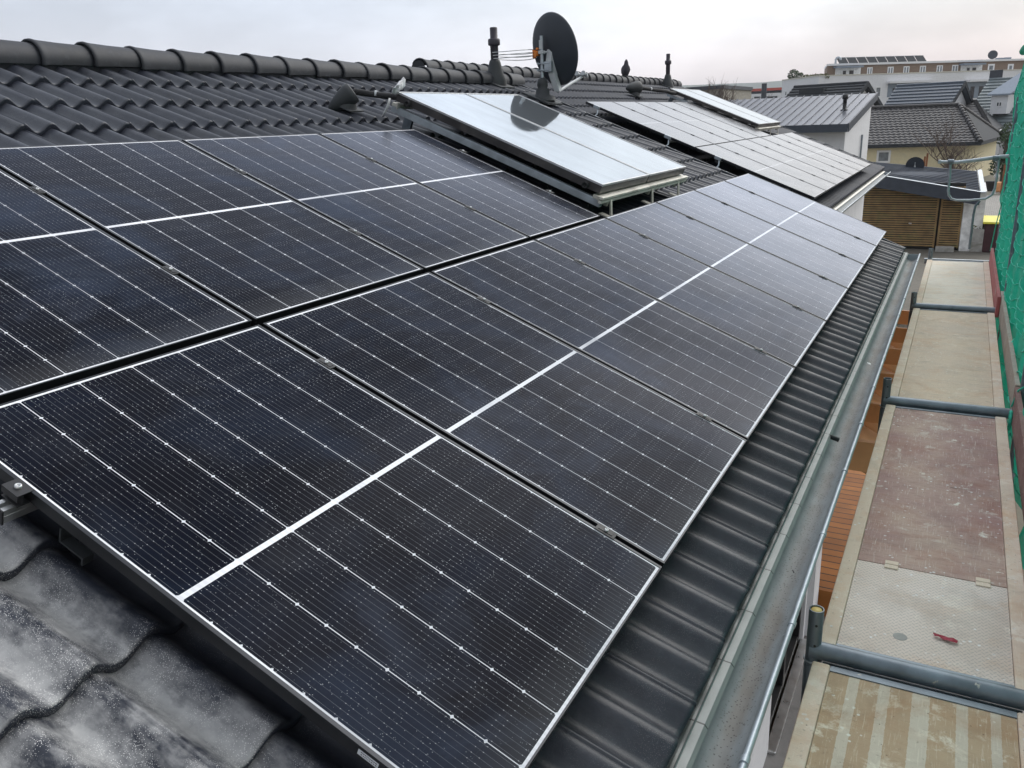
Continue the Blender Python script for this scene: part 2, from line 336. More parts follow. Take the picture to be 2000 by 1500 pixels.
def mat_deck(name, base, alt, spots, dark, stripes=None, checker=False, spotlv=(.62, .66), frame=False, grain=True):
    g = G(name); x, y, z = g.xyz()
    n = g.noise(1.6, g.vec(1.2, 1, 1), detail=7, rough=.6)
    c = g.mix(g.ramp(n, [(.35, 0.), (.65, 1.)]), base, alt)
    if grain:
        gr = g.noise(9, g.vec(1.3, 9, 1), detail=8, rough=.7, dist=.4); c = g.mix(g.ramp(gr, [(.5, 0.), (.75, .6)]), c, tuple(q*.55 for q in base))
        cr = g.noise(5, g.vec(.9, 7, 1), detail=6, rough=.6, dist=1.); c = g.mix(g.ramp(cr, [(.66, 0.), (.7, .7)]), c, dark)
    if stripes:
        for (x0, x1, y0, y1) in stripes:
            jag = g.m('MULTIPLY', g.m('SUBTRACT', g.noise(60, detail=5), .5), .007)
            xx = g.m('ADD', x, jag)
            f = g.m('MULTIPLY', g.m('GREATER_THAN', xx, x0), g.m('LESS_THAN', xx, x1)); f = g.m('MULTIPLY', f, g.m('MULTIPLY', g.m('GREATER_THAN', y, y0), g.m('LESS_THAN', y, y1)))
            c = g.mix(g.m('MULTIPLY', f, .75), c, (.64, .6, .5))
    sp = g.ramp(g.noise(9, g.vec(1, 1.1, 1), detail=9, rough=.7, dist=.2), [(spotlv[0], 0.), (spotlv[1], 1.)]); c = g.mix(g.m('MULTIPLY', sp, .85), c, spots)
    sp2 = g.m('MULTIPLY', g.m('LESS_THAN', g.voro(26), .16), g.ramp(g.noise(4, detail=3), [(.45, 0.), (.55, 1.)])); c = g.mix(g.m('MULTIPLY', sp2, .8), c, tuple(min(.8, q*1.25) for q in spots))
    dk = g.m('LESS_THAN', g.voro(19), .055); c = g.mix(g.m('MULTIPLY', dk, .6), c, dark)
    st = g.ramp(g.noise(2.6, g.vec(1, 1.6, 1), detail=9, rough=.68, dist=.8), [(.5, 0.), (.68, .55)]); c = g.mix(st, c, (base[0]*.95, base[1]*.72, base[2]*.5))
    st2 = g.ramp(g.noise(6.5, detail=9, rough=.7, dist=.3), [(.58, 0.), (.63, .3)]); c = g.mix(st2, c, tuple(min(.85, q*1.08) for q in spots))
    grime = g.ramp(g.noise(3, detail=8, rough=.7, dist=.5), [(.5, 0.), (.75, .5)]); c = g.mix(grime, c, tuple(q*.5 for q in base))
    if checker:
        sc_ = 42.
        a = g.m('ADD', g.m('MULTIPLY', x, sc_), g.m('MULTIPLY', y, sc_)); b = g.m('SUBTRACT', g.m('MULTIPLY', x, sc_), g.m('MULTIPLY', y, sc_))
        def lug(p, q):
            fp = g.m('ABSOLUTE', g.m('SUBTRACT', g.m('FRACT', p), .5)); fq = g.m('ABSOLUTE', g.m('SUBTRACT', g.m('FRACT', q), .5))
            return g.m('MULTIPLY', g.m('LESS_THAN', fp, .42), g.m('LESS_THAN', fq, .13))
        par = g.m('LESS_THAN', g.m('MODULO', g.m('ADD', g.m('FLOOR', a), g.m('ADD', g.m('FLOOR', b), 1000.)), 2.), .5)
        lg = g.m('ADD', g.m('MULTIPLY', par, lug(a, b)), g.m('MULTIPLY', g.m('SUBTRACT', 1., par), lug(b, a)))
        c = g.mix(g.m('MULTIPLY', lg, .4), c, (.2, .2, .21)); g.bump(g.m('ADD', lg, g.m('MULTIPLY', sp, .5)), .5, .004)
        return g.out(c, .6, .1)
    sc1 = g.ramp(g.noise(24, g.vec(9, .5, 1), detail=6, rough=.7), [(.56, 0.), (.7, .5)]); c = g.mix(sc1, c, tuple(min(.85, q*1.05) for q in spots))
    sc2 = g.ramp(g.noise(31, g.vec(.6, 8, 1), detail=6, rough=.7), [(.6, 0.), (.72, .45)]); c = g.mix(sc2, c, tuple(q*.5 for q in base))
    cru = g.ramp(g.noise(48, detail=6, rough=.7), [(.6, 0.), (.68, .5)]); c = g.mix(cru, c, tuple(q*.45 for q in base))
    g.bump(g.noise(60, g.vec(1, 4, 1), detail=5), .35, .004)
    return g.out(c, .78)
M_['deck_near'] = mat_deck('brown_ply_deck_with_worn_grey_strips', (.42, .3, .19), (.53, .4, .26), (.78, .72, .58), (.05, .03, .02), grain=False, spotlv=(.56, .64),
    stripes=[(.53, .565, -.55, .56), (.63, .665, -3, .62), (.735, .79, -3, .62), (.87, .905, -3, .62), (.97, 1.0, -3, .62)])
M_['deck_hatch'] = mat_deck('chequered_aluminium_hatch_plate', (.58, .49, .42), (.72, .64, .58), (.8, .74, .64), (.12, .08, .07), checker=True, spotlv=(.6, .72), grain=False)
M_['deck_plum'] = mat_deck('plum_brown_phenolic_ply', (.36, .21, .2), (.52, .38, .31), (.82, .78, .7), (.06, .03, .02), spotlv=(.645, .665))
M_['deck_tan'] = mat_deck('worn_tan_ply', (.62, .5, .4), (.7, .56, .42), (.78, .7, .6), (.14, .1, .08), spotlv=(.66, .72))
M_['deck_pale'] = mat_deck('pale_ply', (.74, .65, .54), (.78, .7, .6), (.82, .76, .68), (.2, .15, .12), spotlv=(.68, .74))
M_['deck_side'] = mat_deck('cement_splashed_deck_rail', (.7, .56, .44), (.78, .66, .53), (.84, .75, .64), (.12, .08, .05), spotlv=(.55, .65), grain=False)
M_['toe'] = mat_deck('weathered_grey_toe_board', (.36, .31, .27), (.46, .41, .35), (.55, .5, .42), (.1, .07, .05), spotlv=(.62, .7))
M_['toe_red'] = mat_deck('plum_brown_toe_board', (.23, .12, .11), (.3, .18, .16), (.5, .42, .36), (.08, .04, .04), spotlv=(.68, .74))
def mat_ground(name, base, alt, kind=None):
    g = G(name); x, y, z = g.xyz()
    c = g.mix(g.noise(.6, detail=9, rough=.7), base, alt); c = g.mix(g.ramp(g.noise(9, detail=7), [(.5, 0.), (.8, .5)]), c, tuple(q*.5 for q in base))
    if kind == 'paver':
        b = g.n.new('ShaderNodeTexBrick'); g.link(g.vec(1, 1, 1), b.inputs['Vector']); b.inputs['Scale'].default_value = 3.
        b.inputs['Color1'].default_value = (1, 1, 1, 1); b.inputs['Color2'].default_value = (.8, .8, .8, 1); b.inputs['Mortar'].default_value = (.35, .33, .3, 1)
        c = g.mix(1., c, b.outputs['Color'], 'MULTIPLY')
    g.bump(g.noise(30, detail=4), .3, .01)
    return g.out(c, .9)
M_['ground'] = mat_ground('bare_ground_and_grass', (.12, .12, .085), (.2, .185, .15))
M_['paver'] = mat_ground('grey_block_paving', (.34, .32, .3), (.42, .4, .36), 'paver')
M_['asphalt'] = mat_ground('grey_stone_path', (.22, .21, .21), (.28, .27, .26))
M_['rubble'] = mat_ground('rubble_and_gravel', (.09, .085, .07), (.2, .18, .15))
def mat_planks(name, c0, c1, pitch, axis='y', dark=(.01, .008, .006), gap=.12):
    g = G(name); x, y, z = g.xyz(); q = {'x': x, 'y': y, 'z': z}[axis]
    t = g.m('DIVIDE', q, pitch); wn = g.n.new('ShaderNodeTexWhiteNoise'); wn.noise_dimensions = '1D'; g.link(g.m('FLOOR', t), wn.inputs['W'])
    c = g.mix(wn.outputs['Value'], c0, c1); sv = (8, 1, 1) if axis == 'y' else (1, 8, 1)
    c = g.mix(g.ramp(g.noise(3, detail=7), [(.45, 0.), (.75, .6)]), c, tuple(v*.5 for v in c0))
    c = g.mix(g.m('LESS_THAN', g.m('FRACT', t), gap), c, dark); return g.out(c, .65)
M_['deckplanks'] = mat_planks('brown_decking_boards', (.34, .12, .02), (.5, .19, .035), .13)
def mat_stripe_roof(name, base, light, pitch):
    g = G(name); x, y, z = g.xyz('UV'); f = g.m('FRACT', g.m('DIVIDE', y, pitch))
    c = g.mix(g.ramp(f, [(0., 0.), (.25, 0.), (.3, 1.), (1., .6)]), base, light)
    c = g.mix(g.noise(2.5, detail=5), c, tuple(q*.8 for q in base)); return g.out(c, .5)
def mat_net():
    g = G('green_debris_netting'); x, y, z = g.xyz()
    c = g.mix(g.noise(5, detail=6), (0., .3, .19), (.0, .52, .34))
    wv = g.m('FRACT', g.m('MULTIPLY', g.m('ADD', x, z), 80.)); c = g.mix(g.m('MULTIPLY', g.m('LESS_THAN', wv, .3), .25), c, (0, .1, .06))
    m = g.out(c, .75); tr = g.n.new('ShaderNodeBsdfTransparent'); tl = g.n.new('ShaderNodeBsdfTranslucent'); g.link(c, tl.inputs[0])
    a1 = g.n.new('ShaderNodeMixShader'); a1.inputs[0].default_value = .3; g.link(g.b.outputs[0], a1.inputs[1]); g.link(tl.outputs[0], a1.inputs[2])
    a2 = g.n.new('ShaderNodeMixShader'); g.link(g.m('MULTIPLY', g.noise(3, detail=4), .22), a2.inputs[0]); g.link(a1.outputs[0], a2.inputs[1]); g.link(tr.outputs[0], a2.inputs[2])
    g.link(a2.outputs[0], g.n['Material Output'].inputs[0]); return m
M_['net'] = mat_net()
M_['netrope'] = simple('pale_green_hem_rope', (.04, .52, .36), .7, var=.3, scale=30)
M_['metalroof'] = simple('grey_standing_seam_metal', (.13, .14, .17), .38, metal=.35, var=.12, scale=1.5)
M_['flatroof'] = simple('dark_blue_grey_ribbed_sheet', (.03, .04, .06), .85, metal=.0, var=.25, scale=2)
M_['hill'] = simple('distant_wooded_hill', (.05, .075, .05), .95, var=.3, scale=.01)
M_['farred'] = simple('brick_red_far_roof', (.38, .08, .06), .8, var=.1)
M_['fargrey'] = simple('blue_grey_far_roof', (.24, .28, .34), .8, var=.1)
M_['blueroof'] = simple('blue_grey_tiles', (.08, .1, .13), .45, var=.15)
M_['paleroof'] = simple('pale_grey_green_tiles', (.17, .2, .21), .5, var=.15)
M_['darkroof'] = simple('near_black_tiles', (.03, .034, .04), .85, var=.15)
M_['offwhite'] = simple('off_white_panel', (.78, .78, .77), .7)
# ---------------------------------------------------------------- world: overcast daylight
w = bpy.data.worlds.new('World'); sc.world = w; w.use_nodes = True; nt = w.node_tree; nn = nt.nodes; lk = nt.links.new
bg = nn['Background']; SUN_EL, SUN_AZ = radians(42), radians(24)
sky = nn.new('ShaderNodeTexSky'); sky.sky_type = 'NISHITA'; sky.sun_disc = False; sky.sun_elevation = SUN_EL; sky.sun_rotation = SUN_AZ; sky.dust_density = 4; sky.ozone_density = 1
tcw = nn.new('ShaderNodeTexCoord'); sep = nn.new('ShaderNodeSeparateXYZ'); lk(tcw.outputs['Generated'], sep.inputs[0])
def wm(op, a, b=None, clamp=False):
    n = nn.new('ShaderNodeMath'); n.operation = op; n.use_clamp = clamp
    for i, v in enumerate((a, b)):
        if v is None: continue
        if isinstance(v, (int, float)): n.inputs[i].default_value = v
        else: lk(v, n.inputs[i])
    return n.outputs[0]
def wmix(f, a, b, mode='MIX'):
    n = nn.new('ShaderNodeMix'); n.data_type = 'RGBA'; n.blend_type = mode
    for s, v in ((n.inputs[0], f), (n.inputs[6], a), (n.inputs[7], b)):
        if isinstance(v, tuple): s.default_value = (*v, 1)
        elif isinstance(v, (int, float)): s.default_value = v
        else: lk(v, s)
    return n.outputs[2]
def wramp(f, st):
    n = nn.new('ShaderNodeValToRGB'); e = n.color_ramp.elements
    while len(e) < len(st): e.new(.5)
    for i, (p, c) in enumerate(st): e[i].position = p; e[i].color = (*c, 1) if isinstance(c, tuple) else (c, c, c, 1)
    lk(f, n.inputs[0]); return n.outputs[0]
mp = nn.new('ShaderNodeMapping'); lk(tcw.outputs['Generated'], mp.inputs[0]); mp.inputs['Scale'].default_value = (1, 1, 2.6)
def wnoise(s, d, r=.55):
    n = nn.new('ShaderNodeTexNoise'); n.inputs['Scale'].default_value = s; n.inputs['Detail'].default_value = d; n.inputs['Roughness'].default_value = r; lk(mp.outputs[0], n.inputs['Vector']); return n.outputs['Fac']
SKYK = 10.
# stratus layer: cooler and darker overhead, bright milky with a faint pink at the horizon towards the right
c_l = wramp(sep.outputs[2], [(0., (.94, .88, .90)), (.05, (.84, .84, .90)), (.12, (.73, .78, .87)), (.2, (.69, .76, .87)), (.45, (.70, .77, .88)), (1., (1.0, 1.05, 1.12))])
c_r = wramp(sep.outputs[2], [(0., (1.3, .98, .86)), (.035, (1.2, .96, .86)), (.075, (1.08, .97, .89)), (.12, (1.06, 1.06, 1.0)), (.2, (1.12, 1.14, 1.1)), (.5, (1., 1.03, 1.05)), (1., (1.0, 1.05, 1.12))])
azf = wm('ADD', wm('MULTIPLY', sep.outputs[0], 1.25), .78, clamp=True)
c_sky = wmix(azf, c_l, c_r)
cl = wramp(wnoise(2.6, 5), [(.36, .76), (.64, 1.1)]); c_sky = wmix(1., c_sky, cl, 'MULTIPLY')
cl2 = wramp(wnoise(7, 4), [(.35, .965), (.65, 1.03)]); c_sky = wmix(1., c_sky, cl2, 'MULTIPLY')
c_sky = wmix(1., c_sky, wramp(wm('ADD', wm('MULTIPLY', sep.outputs[1], .5), .5), [(0., .55), (.45, .72), (.75, 1.), (1., 1.06)]), 'MULTIPLY')
c_sky = wmix(1., c_sky, (SKYK*.865, SKYK*.875, SKYK*.895), 'MULTIPLY')
lk(wmix(.93, sky.outputs[0], c_sky), bg.inputs[0]); bg.inputs[1].default_value = .108
sd = bpy.data.lights.new('sun', 'SUN'); sd.energy = 1.45; sd.angle = radians(55); sd.color = (1, .97, .93)
so = bpy.data.objects.new('sun', sd); col.objects.link(so)
dsun = V((sin(SUN_AZ)*cos(SUN_EL), cos(SUN_AZ)*cos(SUN_EL), sin(SUN_EL))); so.rotation_euler = dsun.to_track_quat('Z', 'Y').to_euler()
vs_ = sc.view_settings; vs_.view_transform = 'Standard'; vs_.look = 'None'; vs_.exposure = .46; vs_.gamma = 1.
# ================================================================ ROOFS
PITCHT = .163; ROWT = .39
def wave(u, amp):
    c = .5+.5*cos(2*pi*u/PITCHT); return -amp*(1-c**1.05)
def tile_field(mb, ufun, v0, v1, off, step=10, amp=.05, row=ROWT, drop=.034, th=.034, jit=.002, M=None, groove=True, pitch=PITCHT):
    """rows of interlocking wave tiles; ufun(v)->(u0,u1)"""
    nr = int(math.ceil((v1-v0)/row-1e-6))
    for r in range(nr):
        va = v0+r*row; vb = min(va+row+.03, v1+.01)
        a0, a1 = ufun(va); b0, b1 = ufun(vb)
        lo = min(a0, b0); hi = max(a1, b1)
        if hi-lo < .05: continue
        us = []; tw = pitch*2
        k0 = int(floor(lo/tw)); k1 = int(floor(hi/tw))+1
        for k in range(k0, k1+1):
            n = 2*step
            for i in range(n):
                f = i/n
                us.append((k*tw+f*tw, 0, k))
                if groove and i == 0: us[-1] = (k*tw, -.007, k); us.append((k*tw+.004, -.007, k)); us.append((k*tw+.0065, 0, k))
        us = [q for q in us if lo-1e-6 <= q[0] <= hi+1e-6]
        us = [(lo, 0, k0)] + [q for q in us if q[0] > lo+.003 and q[0] < hi-.003] + [(hi, 0, k1)]
        def J(k, s): return jit*(math.sin(k*12.9898+r*78.233+s*37.7)*43758.5453 % 1-.5)*2
        rows = []
        st = [(.004, -th-.004), (-.002, -.012), (.0, -.005), (.006, -.0008), (.016, 0.), ((vb-va)*.5, None), (vb-va, None)]
        for (dv, dn) in st:
            line = []
            for (u, gr, k) in us:
                vv = va+dv+J(k, 1)*1.2; t = dv/row
                n_ = off+wave(u*PITCHT/pitch, amp)-drop*max(0, t)+(dn or 0)+gr+J(k, 2)*.9
                c0, c1 = ufun(min(max(vv, v0), v1)); uu = min(max(u, c0), c1)
                line.append(V((uu, vv, n_)))
            rows.append(line)
        mb.grid(rows, 0, True)
def ridge_caps(mb, u0, u1, v, n, L=.36, r=.115, M=None, seg=10, hflat=.55):
    """half round ridge tiles lapping along u; each with a raised collar"""
    k = int(round((u1-u0)/L)); L = (u1-u0)/k
    for i in range(k):
        a = u0+i*L; jt = (random.random()-.5)*.01
        prof = [(.03, .93), (-.004, .98), (-.012, 1.1), (-.004, 1.165), (.012, 1.175), (.035, 1.13), (.06, 1.1), (L*.5, 1.02), (L+.02, .95)]
        rows = []
        for q, (du, s) in enumerate(prof):
            rr = r*s
            rows.append([V((a+du, v+rr*cos(t), n+jt+rr*sin(t)*.88)) for t in [pi*j/seg for j in range(seg+1)]])
        mb.grid(rows, 0, True)
RM = rmat()
# ---- near terraced house
house = thing('terraced_house', 'near white house with anthracite wave tiled roof under the large black solar array', 'house', V((-4.6, 2.5, GZ)))
HB0, HB1 = -3.4, 8.44; V1R = 5.16; OFF = -.12
t = MB(); tile_field(t, lambda v: (HB0, -.2 if v > 9 else HB1), -.27, V1R, OFF)
roof = t.build('roof', M_['tile'], house, RM)
t = MB(); tile_n = OFF-.03
ridge_caps(t, 1.42-.382*12, HB1+.04, V1R+.03, OFF-.012, L=.382); t.prism([V((-3.3, V1R-.075, OFF-.02)), V((-3.3, V1R+.12, OFF-.02)), V((-3.3, V1R+.12, OFF-.12)), V((-3.3, V1R-.075, OFF-.12))], (HB1+3.3, 0, 0)); t.build('ridge_tiles', M_['ridge'], roof, RM)
# underlay slab, rear slope, verge closing board
t = MB()
rx = rp(0, V1R+.08, OFF-.12); ex = rp(0, -.2, OFF-.12)
bx_ = V((2*rx.x-ex.x, 0, ex.z))
for (p, q) in ((ex, rx), (rx, bx_)):
    t.prism([(p.x, HB0, p.z), (q.x, HB0, q.z), (q.x, HB1-.01, q.z), (p.x, HB1-.01, p.z)], (0, 0, -.12))
t.build('roof_deck', M_['slate'], roof)
t = MB(); t.prism([rp(HB1-.012, -.27, OFF-.02), rp(HB1-.012, V1R, OFF-.02), rp(HB1-.012, V1R, OFF-.2), rp(HB1-.012, -.27, OFF-.2)], (0, .03, 0)); t.build('verge_board', M_['slate'], roof)
WX = -.13   # facade plane towards the scaffold
def wall_box(mb, x0, x1, y0, y1, z0, z1, m=0): mb.box((x0, y0, z0), (x1, y1, z1), m)
t = MB()
ops = [(-.55, .95), (3.12, 4.64)]; yy = HB0+.1; top = -.42
for (a, b) in ops: wall_box(t, WX-.25, WX, yy, a, GZ, top); wall_box(t, WX-.25, WX, a, b, -.75, top); yy = b
wall_box(t, WX-.25, WX, yy, 5.1, GZ, top)
wall_box(t, -1.65, WX-.25, 5.0, 5.1, GZ, top)
t.build('front_wall', M_['white_wall'], house)
t = MB(); wall_box(t, -1.9, -1.65, 5.1, HB1-.12, GZ, top+.3); t.build('recessed_wall', M_['white_wall'], house)
t = MB(); wall_box(t, -9.6, -9.35, HB0+.1, HB1-.12, GZ, top); t.build('rear_wall', M_['white_wall'], house)
for y in (HB0+.1, HB1-.32): t = MB(); t.prism([(-9.34, y, GZ), (WX-.26 if y < 0 else -1.91, y, GZ), (WX-.26 if y < 0 else -1.91, y, top-.01)]+[(rx.x, y, rx.z-.3), (-9.34, y, top-.01)], (0, .2, 0)); t.build('gable_wall', M_['white_wall'], house)
t = MB(); t.box((-.45, HB0, -.41), (.14, HB1-.05, -.38)); t.box((.141, HB0, -.41), (.165, HB1-.05, -.305)); t.build('soffit', M_['white_wall'], house)
for i, (a, b) in enumerate(ops):
    t = MB()
    for (y0, y1) in ((a, a+.06), ((a+b)/2-.05, (a+b)/2+.05), (b-.06, b)): t.box((WX-.12, y0+.001, GZ+.08), (WX-.03, y1-.001, -.76))
    t.box((WX-.115, a, -.84), (WX-.035, b, -.755)); t.box((WX-.115, a, GZ+.05), (WX-.035, b, GZ+.12))
    wd = t.build('patio_door', M_['black'], house)
    t = MB(); t.box((WX-.09, a+.06, GZ+.12), (WX-.08, b-.06, -.84)); t.build('pane', M_['glasspane'], wd)
    t = MB(); t.box((WX-.02, a-.02, GZ+.031), (WX+.06, b+.02, GZ+.06), bev=.006); t.build('sill', M_['alu'], house)
# white reveal + dark drain seen beside the gutter
t = MB(); t.box((WX-.02, 4.75, GZ), (WX+.05, 5.12, -.45)); t.build('corner_board', M_['white_wall'], house)
# gutter: half round trough, rolled bead outside, upstand inside
def gutter(y0, y1, ox, oz, parent, clipys, name='gutter'):
    t = MB(); R = .072; cx = ox+.272; cz = oz-.312
    prof = [(cx-R-.002, cz+.035)]+[(cx-R*cos(a), cz-R*sin(a)) for a in [pi*j/16 for j in range(17)]]
    n = int((y1-y0)/.4)
    sag = lambda y: .0015*sin(y*2.1)
    inner = [[V((x-ox*0, y0+(y1-y0)*i/n, z+sag(y0+(y1-y0)*i/n))) for (x, z) in prof] for i in range(n+1)]
    t.grid(inner, 0, True)
    outer = [[V((x+.0025*(1 if x > cx else -1), p.y, z-.003+sag(p.y))) for (x, z) in prof for p in [inner[i][0]]][::-1] for i in range(n+1)]
    t.grid(outer, 0, True)
    g = t.build(name, M_['gutter'], parent)
    t = MB(); t.tube([(cx+R+.006, y0+(y1-y0)*i/n, cz+.002+sag(y0+(y1-y0)*i/n)) for i in range(n+1)], .0105, 10); t.build('rolled_bead', M_['galv_light'], g)
    for ye in (y0, y1): t = MB(); t.prism([(x, ye-.002, z) for (x, z) in prof[1:]], (0, .004, 0)); t.build('end_cap', M_['galv_light'], g)
    for y in clipys:
        t = MB()
        t.tube([(cx+R+.006, y-.013, cz+.002), (cx+R+.006, y+.013, cz+.002)], .0135, 10)
        t.grid([[V((cx+(R-.0012)*cos(a), y+dy, cz-(R-.0012)*sin(a))) for a in [j*.09 for j in range(10)]] for dy in (-.006, .006)], 0, True)
        t.grid([[V((cx-(R+.006)*cos(a), y+dy, cz-(R+.008)*sin(a))) for a in [pi*j/12 for j in range(13)]] for dy in (.012, -.012)], 0, True)
        t.build('gutter_bracket', M_['galv_light'], g)
    return g
gut = gutter(HB0, 8.5, 0, 0, house, [-.37-.68*k for k in range(3, 0, -1)]+[-.37+.69*k for k in range(13)])
t = MB()
p = [(.14, -.30), (.185, -.288), (.222, -.292), (.232, -.304)]
t.grid([[V((x, y, z)) for (x, z) in p] for y in (8.46, HB0)], 0, False); t.build('eaves_strip', M_['strip'], house)
# ---- twin house further on, set back and a little higher
OFF2 = -.46; U2 = 21.0; E2 = .94; R2 = 6.74
twin = thing('terraced_house', 'second white house set back behind the first, carrying the pale far solar array', 'house', V((-6, 14.5, GZ)))
t = MB(); tile_field(t, lambda v: (8.47, U2), E2, R2, OFF2, step=8, groove=False, amp=.06)
roof2 = t.build('roof', M_['tile2'], twin, RM)
t = MB(); ridge_caps(t, 8.5, U2+.03, R2+.03, OFF2-.02, r=.125, seg=8, L=.382)
t.prism([V((8.47, R2+.03+.125*cos(a), OFF2-.05+.125*sin(a))) for a in [pi*j/8 for j in range(9)]], (-.004, 0, 0)); t.build('ridge_tiles', M_['ridge'], roof2, RM)
rx2 = rp(0, R2+.08, OFF2-.12); ex2 = rp(0, E2+.06, OFF2-.12); bx2 = V((2*rx2.x-ex2.x, 0, ex2.z))
t = MB()
for (p, q) in ((ex2, rx2), (rx2, bx2)): t.prism([(p.x, 8.47, p.z), (q.x, 8.47, q.z), (q.x, U2-.01, q.z), (p.x, U2-.01, p.z)], (0, 0, -.12))
t.build('roof_deck', M_['slate'], roof2)
t = MB(); t.prism([rp(U2-.012, E2, OFF2-.02), rp(U2-.012, R2, OFF2-.02), rp(U2-.012, R2, OFF2-.22), rp(U2-.012, E2, OFF2-.22)], (0, .03, 0)); t.build('verge_board', M_['slate'], roof2)
e2 = rp(0, E2, OFF2)
t = MB(); t.box((e2.x-.6, 8.5, GZ), (e2.x-.4, U2-.3, e2.z-.22)); t.build('front_wall', M_['white_wall'], twin); t = MB(); t.box((e2.x-10.4, 8.5, GZ), (e2.x-10.2, U2-.3, e2.z-.22)); t.build('rear_wall', M_['white_wall'], twin)
for y in (8.6, U2-.5): t = MB(); t.prism([(e2.x-10.3, y, GZ), (e2.x-.45, y, GZ), (e2.x-.45, y, e2.z-.15), (rx2.x, y, rx2.z-.25), (e2.x-10.3, y, e2.z-.15)], (0, .2, 0)); t.build('gable_wall', M_['white_wall'], twin)
t = MB(); t.box((e2.x-.6, 8.5, e2.z-.2), (e2.x-.02, U2-.05, e2.z-.17)); t.build('soffit', M_['alu_dull'], twin)
d_ = rp(0, -.27, OFF)
gutter(8.5, 20.7, e2.x-d_.x, e2.z-d_.z-.02, twin, [9+.7*k for k in range(16)])
t = MB(); t.grid([[V((x+e2.x-d_.x, y, z+e2.z-d_.z-.02)) for (x, z) in [(.12, -.30), (.185, -.288), (.222, -.292), (.232, -.304)]] for y in (20.7, 8.5)]); t.build('eaves_strip', M_['alu_dull'], twin)
# ================================================================ SOLAR PANELS
def make_panel(W, L, label, group, M, mat, sheet='cell_sheet'):
    r = thing('solar_panel', label, 'solar panel', M, group); th = .035; b = .0115
    t = MB()
    def bar(x0, y0, x1, y1):
        t.box((x0, y0, -th), (x1, y1, 0), bev=.0009)
    bar(0, 0, b, L); bar(W-b, 0, W, L); bar(b+.0003, 0, W-b-.0003, b*.5); bar(b+.0003, L-b*.5, W-b-.0003, L)
    t.build('frame', M_['frame'], r, M)
    t = MB(); z = -.0022; t.add([(b-.001, b*.5-.0005, z), (W-b+.001, b*.5-.0005, z), (W-b+.001, L-b*.5+.0005, z), (b-.001, L-b*.5+.0005, z),
        (b-.001, b*.5-.0005, z-.005), (W-b+.001, b*.5-.0005, z-.005), (W-b+.001, L-b*.5+.0005, z-.005), (b-.001, L-b*.5+.0005, z-.005)], [(0, 1, 2, 3), (7, 6, 5, 4)])
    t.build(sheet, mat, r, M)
    return r
ordn = ['nearest', 'second', 'third', 'fourth', 'fifth', 'sixth', 'seventh', 'eighth']
PP = 1.154; GRP1 = 'black solar panels on the near roof'
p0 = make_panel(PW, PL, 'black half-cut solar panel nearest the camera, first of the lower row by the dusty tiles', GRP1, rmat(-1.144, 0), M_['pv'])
cm_ = ['', ' next to the nearest one', ' in line with the rail post', '', '', '', '', '']
for k in range(1, 8):
    l = '%s black panel from the near end of the gutter side row of eight' % ordn[k] if k < 7 else 'black solar panel at the far end of the gutter side row, by the slatted shed'
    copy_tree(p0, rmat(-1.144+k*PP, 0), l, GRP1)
UR = PL+.034
for k in range(-1, 4):
    l = {-1: 'black solar panel of the upper row cut off by the left picture edge', 0: 'black solar panel of the upper row directly above the nearest gutter side panel', 1: 'black solar panel of the upper row with a pale smear on its upper half',
         2: 'black solar panel of the upper row, second from the collector gap', 3: 'black solar panel of the upper row right beside the gap before the glass collectors'}[k]
    if k == -1: continue
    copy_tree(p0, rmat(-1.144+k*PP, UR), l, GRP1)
GRP2 = 'solar panels on the far roof'; NQ = -.29; QP = 1.13; QU = 10.39; QV = 1.11
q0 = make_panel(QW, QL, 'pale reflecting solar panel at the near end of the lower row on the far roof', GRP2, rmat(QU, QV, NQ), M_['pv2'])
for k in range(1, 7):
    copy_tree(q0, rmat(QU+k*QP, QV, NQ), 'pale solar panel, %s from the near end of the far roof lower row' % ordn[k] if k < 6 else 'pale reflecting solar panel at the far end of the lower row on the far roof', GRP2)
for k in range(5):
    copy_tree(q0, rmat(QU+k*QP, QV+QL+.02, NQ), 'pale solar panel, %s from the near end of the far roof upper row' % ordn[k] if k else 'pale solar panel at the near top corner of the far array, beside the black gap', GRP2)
# sticker on the near frame side (small text lines)
t = MB(); Mx = rmat(-1.144, 0)
ys = 0.0
def v_on_side(px, py):   # where the sight line meets the frame's near side
    q = onpl(px, py, rp(-1.1445, 0), V((0, 1, 0))); return q.dot(S), q.dot(N)
va_, _ = v_on_side(742, 1488); vb_, _ = v_on_side(703, 1455); va_, vb_ = sorted((va_, vb_))
t = MB(); t.box((-.0006, va_, -.0235), (-.0001, vb_, -.0085)); stk = t.build('sticker', M_['sticker'], p0, Mx)
t = MB()
x = va_+.004
while x < vb_-.006:
    wd_ = random.choice((.002, .003, .0045)); t.box((-.0009, x, -.0135), (-.0005, x+wd_, -.0115)); t.box((-.0009, x, -.0195), (-.0005, x+wd_*.8, -.0175)); x += wd_+.0016
t.build('print_lines', M_['black'], stk, Mx)
